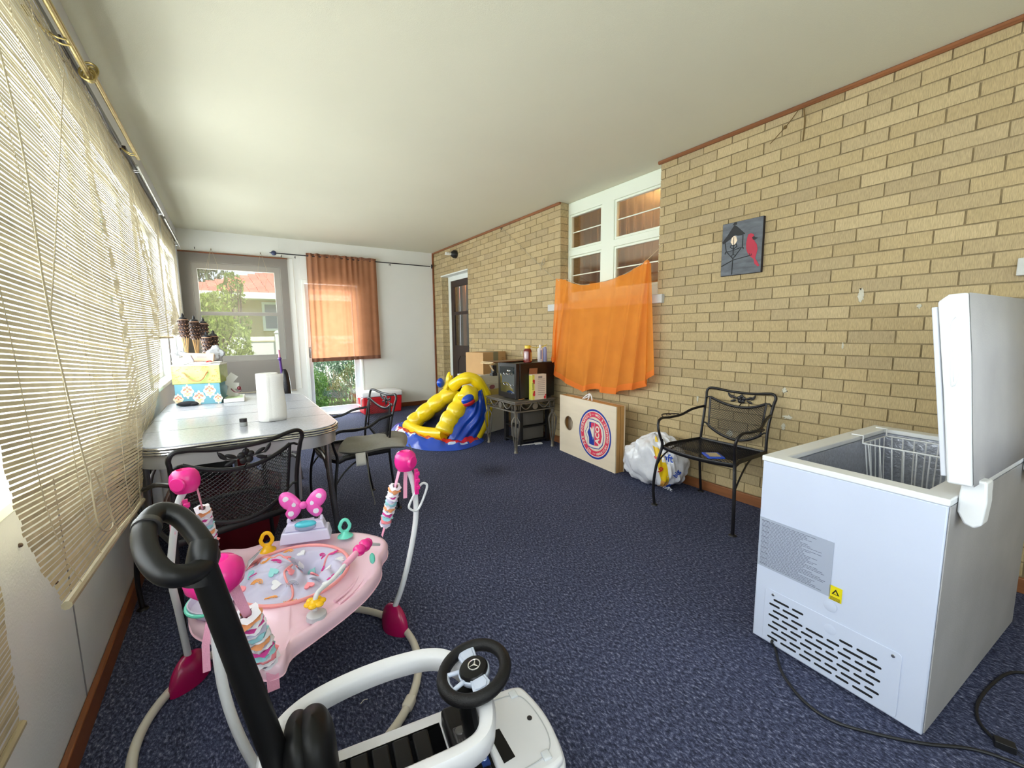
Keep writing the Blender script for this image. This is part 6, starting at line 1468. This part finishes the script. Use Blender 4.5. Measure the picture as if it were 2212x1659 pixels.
q = MB(); q.grid(lambda u, v: (-.015+.012*v+.05*u, 1.80+.075*v+.02*u, .405+.045*u*(1-v*.4)), 6, 6); q.build('vinyl_window', mat('clear_film', (196, 198, 206), rough=.12), t, solid=.001)
# toys round the tray
q = MB(); kc = Vector((.220, 2.0, .385))
def kbox(mb, w_, d_, h_, z0, tpx): mb.box(kc+Vector((0, 0, z0+h_/2)), (w_, d_, h_), rot=Euler((0, 0, -.28)), taper=tpx)
kbox(q, .205, .085, .05, -.005, (.90, .9)); kbox(q, .165, .065, .034, .045, (.86, .85))
for x in (-.066, .066): q.cyl(kc+Vector((x*math.cos(-.28), x*math.sin(-.28), .075)), kc+Vector((x*math.cos(-.28), x*math.sin(-.28), .098)), .010, .006, 10)
q.build('toy_console', mat('lilac_white_plastic', (216, 214, 240), rough=.3), t, bevel=.008, segs=3)
q = MB(); q.ball(kc+Vector((-.005, -.030, .062)), .042, 20, 12, sc=(1, .45, .42), rot=Euler((0, 0, -.28))); q.build('clear_window', mat('rattle_window', (150, 170, 200), rough=.1, spec=.8), t)
q = MB(); q.ball(kc+Vector((-.004, -.028, .074)), .044, 20, 12, sc=(1, .52, .34), rot=Euler((0, 0, -.28))); q.build('teal_cover', mat('teal_toy', (80, 196, 214), rough=.25), t)
bc_ = kc+Vector((-.002, .008, .150)); bx_ = Vector((math.cos(-.28), math.sin(-.28), 0)); by_ = Vector((0, .12, 1)).normalized()
q = MB()
for x in (-.045, .045): q.tube([kc+bx_*x+Vector((0, .012, .07)), bc_+bx_*x*1.2+Vector((0, .02, -.02))], .009, 8)
q.tube([bc_+bx_*-.06+Vector((0, .02, -.02)), bc_+bx_*.06+Vector((0, .02, -.02))], .010, 8)
q.build('bow_bracket', MATS['black_gloss_plastic'], t)
def wing(s):
    return [(s*x, y) for x, y in ((.008, .006), (.022, .030), (.040, .050), (.062, .062), (.082, .058), (.094, .040), (.092, .016), (.078, -.006), (.066, -.016), (.074, -.030), (.066, -.050), (.048, -.058), (.028, -.046), (.012, -.022))]
q = MB()
for s in (-1, 1):
    o = bc_; pts = catmull([(p[0], p[1], 0) for p in wing(s)], 4, True); nz = bx_.cross(by_)
    cc = Vector((s*.05, .008, 0)); g = []
    for (k, dz) in ((1.0, -.008), (1.03, 0), (1.0, .007), (.75, .014), (.4, .017), (.0, .018)):
        g.append([q.bm.verts.new(o+bx_*((cc+(p-cc)*k).x)+by_*((cc+(p-cc)*k).y)+nz*dz) for p in pts])
    for a, b in zip(g, g[1:]):
        for i in range(len(pts)): q._f([a[i], a[(i+1) % len(pts)], b[(i+1) % len(pts)], b[i]])
    q._f(g[0])
q.ball(bc_+bx_.cross(by_)*.012, .017, 14, 10, sc=(1, .8, 1))
q.build('pink_bow', mat('bow_pink', (240, 96, 190), rough=.25, spec=.6), t, sharp=60)
nz = bx_.cross(by_)
for s in (-1, 1):
    for (x, y) in ((.066, .034), (.040, .006), (.050, -.030)): q = MB(); q.lathe([(.012, 0), (.012, .0015), (.0, .003)], bc_+bx_*s*x+by_*y+nz*.0152, nz, 18); q.build('white_dot', mat('dot_white', (232, 226, 240), rough=.35), t)
for (c, m_, nm) in (((.068, 2.02, .362), mat('yellow_toy', (246, 190, 10), rough=.25), 'yellow_loop_toy'), ((.372, 1.95, .368), mat('mint_toy', (110, 222, 200), rough=.25), 'mint_loop_toy')):
    q = MB(); q.lathe([(0, .026), (.012, .026), (.020, .010), (.032, .004), (.034, 0), (0, 0)], c, (0, 0, 1), 22); cc = Vector(c)+Vector((0, 0, .050))
    q.tube([cc+Vector((.022*math.sin(a)*(1 if math.cos(a) < .2 else .85), 0, .028*math.cos(a))) for a in [2*PI*k/20 for k in range(20)]], .0078, 10, closed=True); q.build(nm, m_, t)
q = MB(); q.tube([(.167, 1.435, .385), (.170, 1.432, .425), (.185, 1.445, .440), (.23, 1.485, .440), (.29, 1.540, .455), (.34, 1.585, .462)], .0075, 10, smooth=5); q.tube([(.40, 1.64, .455), (.455, 1.70, .41)], lambda u: .008*(1-.3*u), 10); q.build('spinner_bar', M_wtp, t)
q = MB(); q.tube([(.285, 1.535, .453), (.345, 1.592, .462)], .0115, 12); q.build('pink_grip', M_strap, t)
q = MB(); q.ball((.352, 1.598, .463), .024, 16, 10, sc=(1, 1, .9)); q.ball((.378, 1.622, .463), .0245, 16, 10); q.tube([(.36, 1.605, .463), (.395, 1.638, .460)], .016, 10); q.ball((.392, 1.636, .462), .020, 14, 10); q.build('pink_beads', M_hot, t)
q = MB()
for k in range(6): a = 2*PI*k/6; q.ball((.168+.020*math.cos(a), 1.432+.020*math.sin(a), .412), .0145, 12, 6, sc=(1, 1, .55))
q.ball((.168, 1.432, .414), .018, 12, 6, sc=(1, 1, .6)); q.build('yellow_flower', MATS['yellow_toy'], t)
q = MB(); q.lathe([(.032, 0), (.030, .014), (.020, .020), (0, .02)], (.170, 1.430, .360), (0, 0, 1), 20); q.build('clear_base', MATS['clear_film'], t)
q = MB(); q.ball((.405, 1.625, .40), .018, 10, 8, sc=(.6, .9, 1.2)); q.build('mint_leaf', MATS['mint_toy'], t)
q = MB(); q.lathe([(.0, -.030), (.045, -.022), (.062, .0), (.066, .02), (.062, .02), (.055, .0), (.0, -.02)], (-.118, 1.655, .385), (.1, -.1, 1), 26); q.build('snack_cup', mat('lilac_clear_cup', (206, 198, 226), rough=.15), t)
q = MB(); q.tube([Vector((-.118, 1.655, .405))+Vector((.066*math.cos(a), .066*math.sin(a), .012*math.cos(a-1))) for a in [PI*.35+PI*1.1*k/16 for k in range(17)]], .006, 8); q.build('mint_rim', MATS['mint_toy'], t)
q = MB(); q.rbox((-.158, 1.755, .425), (.05, .06, .10), .015, rot=Euler((.1, -.15, .3))); q.build('slider_toy', M_wtp, t)
q = MB(); q.box((-.163, 1.722, .432), (.014, .012, .045), rot=Euler((.1, -.15, .3))); q.build('slider_slot', M_blk, t)

# ------------------------------------------------------------------ push car
CA = math.radians(-9); co = Vector((0, .93, 0)); c1 = Vector((math.cos(CA), math.sin(CA), 0)); c2v = Vector((-math.sin(CA), math.cos(CA), 0))
def K(x, y, z): return co+c1*x+c2v*y+ez*z
t = thing('push_car', 'white toddler push car with a black handle and steering wheel at the bottom edge', 'push car', (co.x+.3, co.y-.05, 0), CA)
M_car = mat('car_white', (214, 214, 218), rough=.3, spec=.55, var=.015); M_cblk = mat('car_black', (12, 12, 13), rough=.45, spec=.25)
def kbx(mb, x0, x1, y0, y1, z0, z1, tp_=None, r=0):
    c = K((x0+x1)/2, (y0+y1)/2, (z0+z1)/2)
    if r: return mb.rbox(c, (x1-x0, y1-y0, z1-z0), r, 4, rot=Euler((0, 0, CA)))
    return mb.box(c, (x1-x0, y1-y0, z1-z0), rot=Euler((0, 0, CA)), taper=tp_)
q = MB(); kbx(q, .055, .47, -.170, .172, .085, .204, r=.014); q.build('body_shell', M_car, t)
q = MB(); kbx(q, .085, .40, -.142, .142, .185, .204, r=.012); q.build('seat', M_cblk, t)
for k in range(5):
    q = MB(); kbx(q, .105+.052*k, .148+.052*k, -.125, .125, .200, .210, r=.006); q.build('seat_rib', M_cblk, t)
q = MB(); kbx(q, .03, .16, -.12, .15, .10, .205, r=.03); q.build('rear_shell', M_car, t)
# hood: tapered plan with rounded nose
def hood(mb, z0, z1, ins):
    pts = catmull([(.475+ins, .128-ins, 0), (.56, .134-ins, 0), (.620, .130-ins, 0), (.648-ins, .100, 0), (.664-ins, 0, 0), (.652-ins, -.100, 0), (.624, -.130+ins, 0), (.56, -.134+ins, 0), (.475+ins, -.128+ins, 0)], 5)
    mb.prism([(p.x, p.y) for p in pts], K(0, 0, z0), c1, c2v, z1-z0)
q = MB(); hood(q, .075, .212, -.004); q.build('front_shell', M_car, t, bevel=.012, segs=3)
q = MB(); hood(q, .208, .232, .004); hd_ = q.build('hood', M_car, t, bevel=.010, segs=3)
q = MB(); q.prism([(p[0], p[1]) for p in ((.495, .02), (.525, .018), (.532, -.068), (.500, -.072))], K(0, 0, .2322), c1, c2v, .0015); subpart('black_vent', q, M_cblk, hd_, bevel=.001)
q = MB(); q.tube([K(*p) for p in ((.50, .105, .233), (.60, .098, .233), (.632, .05, .233), (.635, -.05, .233), (.60, -.098, .233), (.50, -.105, .233))], .0016, 6, smooth=5); subpart('hood_crease', q, mat('crease_grey', (176, 178, 182), rough=.4), hd_)
q = MB(); q.lathe([(.007, 0), (.007, .002), (.004, .003), (0, .003)], K(.612, .012, .232), (0, 0, 1), 14); subpart('emblem_stud', q, M_pew, hd_)
q = MB()
for y in (.10, -.098): kbx(q, .592, .614, y-.012, y+.012, .230, .237, r=.003)
subpart('turn_lamp', q, mat('clear_lamp', (206, 210, 216), rough=.1), hd_)
q = MB(); kbx(q, .50, .64, -.146, -.140, .150, .158); q.build('side_line', M_pew, t)
q = MB(); kbx(q, .395, .468, -.135, .135, .12, .245, r=.012); q.build('dashboard', M_cblk, t)
q = MB(); kbx(q, .405, .440, -.055, .052, .244, .256, r=.005); q.build('gear_console', mat('dark_grey_plastic', (52, 50, 50), rough=.35), t)
q = MB()
for k in range(4): q.tube([K(.412+.007*k, -.045, .258), K(.412+.007*k, .01, .258)], .0016, 5)
q.lathe([(.013, 0), (.011, .003), (0, .004)], K(.422, .036, .2555), (0, 0, 1), 16); q.build('console_trim', mat('brushed_grey', (112, 110, 108), rough=.35, metal=.6), t)
q = MB(); kbx(q, .446, .466, -.07, .03, .244, .248)
q.build('gauge_panel', mat('gauge_blue', (30, 52, 110), rough=.3), t)
q = MB()
for y in (.0, -.03, -.052): q.lathe([(.007, 0), (.0055, .0015), (0, .0015)], K(.456, y, .2482), (0, 0, 1), 12)
q.build('gauge', mat('gauge_silver', (150, 166, 200), rough=.3, metal=.5), t)
# guard ring round the seat
RG = [(-.02, .03), (.00, .10), (.06, .150), (.16, .178), (.28, .185), (.38, .165), (.435, .10), (.455, .02), (.445, -.07), (.40, -.125), (.28, -.135), (.14, -.13), (.04, -.10), (-.01, -.04)]
RGc = catmull([(a+.015, b, 0) for a, b in RG], 6, True); RN = len(RGc); sec = [(-.018, -.024), (-.020, .010), (-.012, .021), (.009, .021), (.019, .012), (.019, -.024), (.012, -.030), (-.011, -.030)]
q = MB(); rows2 = []
for i, p in enumerate(RGc):
    tn = (RGc[(i+1) % RN]-RGc[i-1]).normalized(); nr = Vector((tn.y, -tn.x, 0)); zc = .374
    rows2.append([q.bm.verts.new(K(p.x+nr.x*a, p.y+nr.y*a, zc+b)) for a, b in sec])
for i in range(RN):
    A2, B2 = rows2[i], rows2[(i+1) % RN]
    for j in range(len(sec)): q._f([A2[j], A2[(j+1) % len(sec)], B2[(j+1) % len(sec)], B2[j]])
q.build('guard_ring', M_car, t, sharp=50)
for (x, y) in ((.455, .02),):
    q = MB(); q.tube([K(x-.02, y+.0, .375), K(x+.0, y+.0, .24)], .024, 12, flat=(1, 1.4)); q.build('ring_support', M_cblk, t)
q = MB(); kbx(q, .462, .485, -.125, .125, .10, .225, r=.008); q.build('cowl', M_cblk, t)
# steering wheel
wc = K(.462, .030, .416); wn_ = (c1*-.20+ez*.98).normalized(); wy = c2v.copy(); wx = wy.cross(wn_).normalized()   # wx points forward/up along the wheel plane
if wx.dot(c1) < 0: wx = -wx
wy = wn_.cross(wx)
def WH(a, b, c=0): return wc+wx*a+wy*b+wn_*c
q = MB(); q.tube([WH(.082*math.cos(2*PI*k/48), .082*math.sin(2*PI*k/48)) for k in range(48)], .0155, 14, closed=True); wh = q.build('steering_wheel', mat('wheel_black', (13, 12, 14), rough=.5, spec=.3, bump=.3, bscale=500), t)
q = MB(); q.lathe([(.036, -.016), (.040, -.010), (.041, .0), (.040, .004)], wc, wn_, 36); q.lathe([(0, -.016), (.036, -.016)], wc, wn_, 36)
M_sil = mat('pale_silver_plastic', (178, 186, 204), rough=.28, spec=.6)
for (a, s_) in ((PI*.5, 1), (-PI*.5, 1)):
    q.prism([(.028, -.020), (.066, -.024), (.072, -.012), (.072, .014), (.058, .024), (.028, .018)], WH(0, 0, -.004), wx*math.cos(a)+wy*math.sin(a), -wx*math.sin(a)+wy*math.cos(a), .012)
dn = -wx
for s_ in (-1, 1): q.tube([WH(-.030, s_*.016, .002), WH(-.066, s_*.026, .002)], .006, 8)
q.tube([WH(-.066, -.026, .002), WH(-.070, 0, .002), WH(-.066, .026, .002)], .006, 8)
subpart('wheel_spokes', q, M_sil, wh, bevel=.002)
for a in (PI*.5, -PI*.5):
    q = MB(); q.prism([(.036, -.014), (.062, -.017), (.066, -.008), (.066, .010), (.055, .017), (.036, .013)], WH(0, 0, .0085), wx*math.cos(a)+wy*math.sin(a), -wx*math.sin(a)+wy*math.cos(a), .002)
    subpart('horn_button', q, M_sil, wh, bevel=.001)
q = MB(); q.lathe([(.037, .0), (.0375, .008), (.034, .013), (.02, .016), (0, .017)], wc, wn_, 36); subpart('wheel_hub', q, mat('hub_black', (10, 10, 12), rough=.3, spec=.3), wh)
q = MB(); lr = .0155; q.tube([WH(.004+lr*math.cos(2*PI*k/28), lr*math.sin(2*PI*k/28), .0172) for k in range(28)], .0016, 6, closed=True)
for k in range(3):
    a = math.radians(30+120*k)+math.radians(150)
    for s_ in (-1, 1): q._f([q.bm.verts.new(p) for p in (WH(.004, 0, .0195), WH(.004+.003*math.cos(a+s_*1.05), .003*math.sin(a+s_*1.05), .0178), WH(.004+lr*math.cos(a), lr*math.sin(a), .0178))])
subpart('star_emblem', q, mat('emblem_silver', (225, 225, 228), rough=.15, metal=.8), wh)
q = MB(); q.tube([wc-wn_*.012, K(.475, .03, .30), K(.47, .02, .22)], .022, 14, smooth=3); q.build('steering_column', M_cblk, t)
# backrest, pole and handle
q = MB()
for (x0, xr, zt, lean) in ((.068, .032, .474, -.012), (.102, .040, .476, -.016)):
    def lobe_(u, v):
        a = 2*PI*u; k = (1-max(0, (v-.72)/.28)**2.4)**.5 if v > .72 else 1; w_ = .088*(.86+.14*math.sin(PI*min(v*1.2, 1)))
        return K(x0+lean*v+xr*k*math.sin(a), w_*k*math.copysign(abs(math.cos(a))**.8, math.cos(a)), .19+(zt-.19)*v)
    q.grid(lobe_, 32, 22)
q.build('backrest', M_cblk, t, sharp=60)
q = MB(); q.tube([K(.035, -.02, .11), K(.030, -.018, .30), K(.018, -.018, .42), (-.032, .915, .66), (-.072, .905, .875)], lambda u: .028-.006*u, 16, smooth=5); q.build('push_pole', M_cblk, t)
q = MB(); kbx(q, -.01, .07, -.07, .05, .10, .34, r=.02); q.build('pole_bracket', M_cblk, t)
q = MB(); q.tube([K(.045, .0, .37), K(.062, .0, .375), K(.075, .0, .37)], .014, 10); q.build('backrest_pin', M_cblk, t)
q = MB()
for z in (.375, .335): q.ball(K(.047, -.005, z), .006, 10, 6)
q.build('screw', M_silver, t)
HL = [(-.062, .915, .872), (-.088, .870, .872), (-.122, .852, .890), (-.148, .880, .918), (-.162, .935, .943), (-.160, .990, .957), (-.142, 1.022, .960), (-.112, 1.015, .944), (-.086, .980, .918), (-.066, .940, .888)]
HC = Vector((-.070, .922, .885)); HL = [tuple(HC+(Vector(p)-HC)*.86) for p in HL]
q = MB(); q.tube(HL, .0185, 16, smooth=5, closed=True, up=(0, 0, 1)); q.build('handle', mat('handle_black', (14, 14, 16), rough=.42, spec=.4), t)
q = MB(); q.tube([(-.078, .905, .840), (-.070, .912, .885), (-.066, .925, .905)], lambda u: .026-.004*u, 16, smooth=4); q.build('handle_joint', MATS['handle_black'], t)
q = MB(); cuff = [Vector(p) for p in HL[4:6]]; ax_ = (cuff[1]-cuff[0]).normalized(); q.lathe([(.0222, -.006), (.0226, 0), (.0222, .006)], cuff[0].lerp(cuff[1], .6), ax_, 24); q.build('handle_band', MATS['dark_grey_plastic'], t)
# wheels
for (x, y) in ((.54, .135), (.54, -.135), (.11, .150), (.11, -.150)):
    q = MB(); s_ = 1 if y > 0 else -1
    q.lathe([(.045, -.02), (.062, -.02), (.066, -.014), (.066, .014), (.062, .02), (.045, .02)], K(x, y, .066), c2v, 28); q.lathe([(.0, .012), (.045, .012), (.045, -.012), (0, -.012)], K(x, y, .066), c2v, 20); q.build('wheel', M_cblk, t)

q = MB(); q.tube([(.285, 1.405, .003), (.298, 1.412, .006), (.310, 1.410, .004)], .0012, 5, smooth=4); tag(q.build('lint', M_pap), 'tiny curl of white lint on the carpet between the jumper and the push car', 'lint')
for o in bpy.data.objects:
    if '_world' in o: del o['_world']
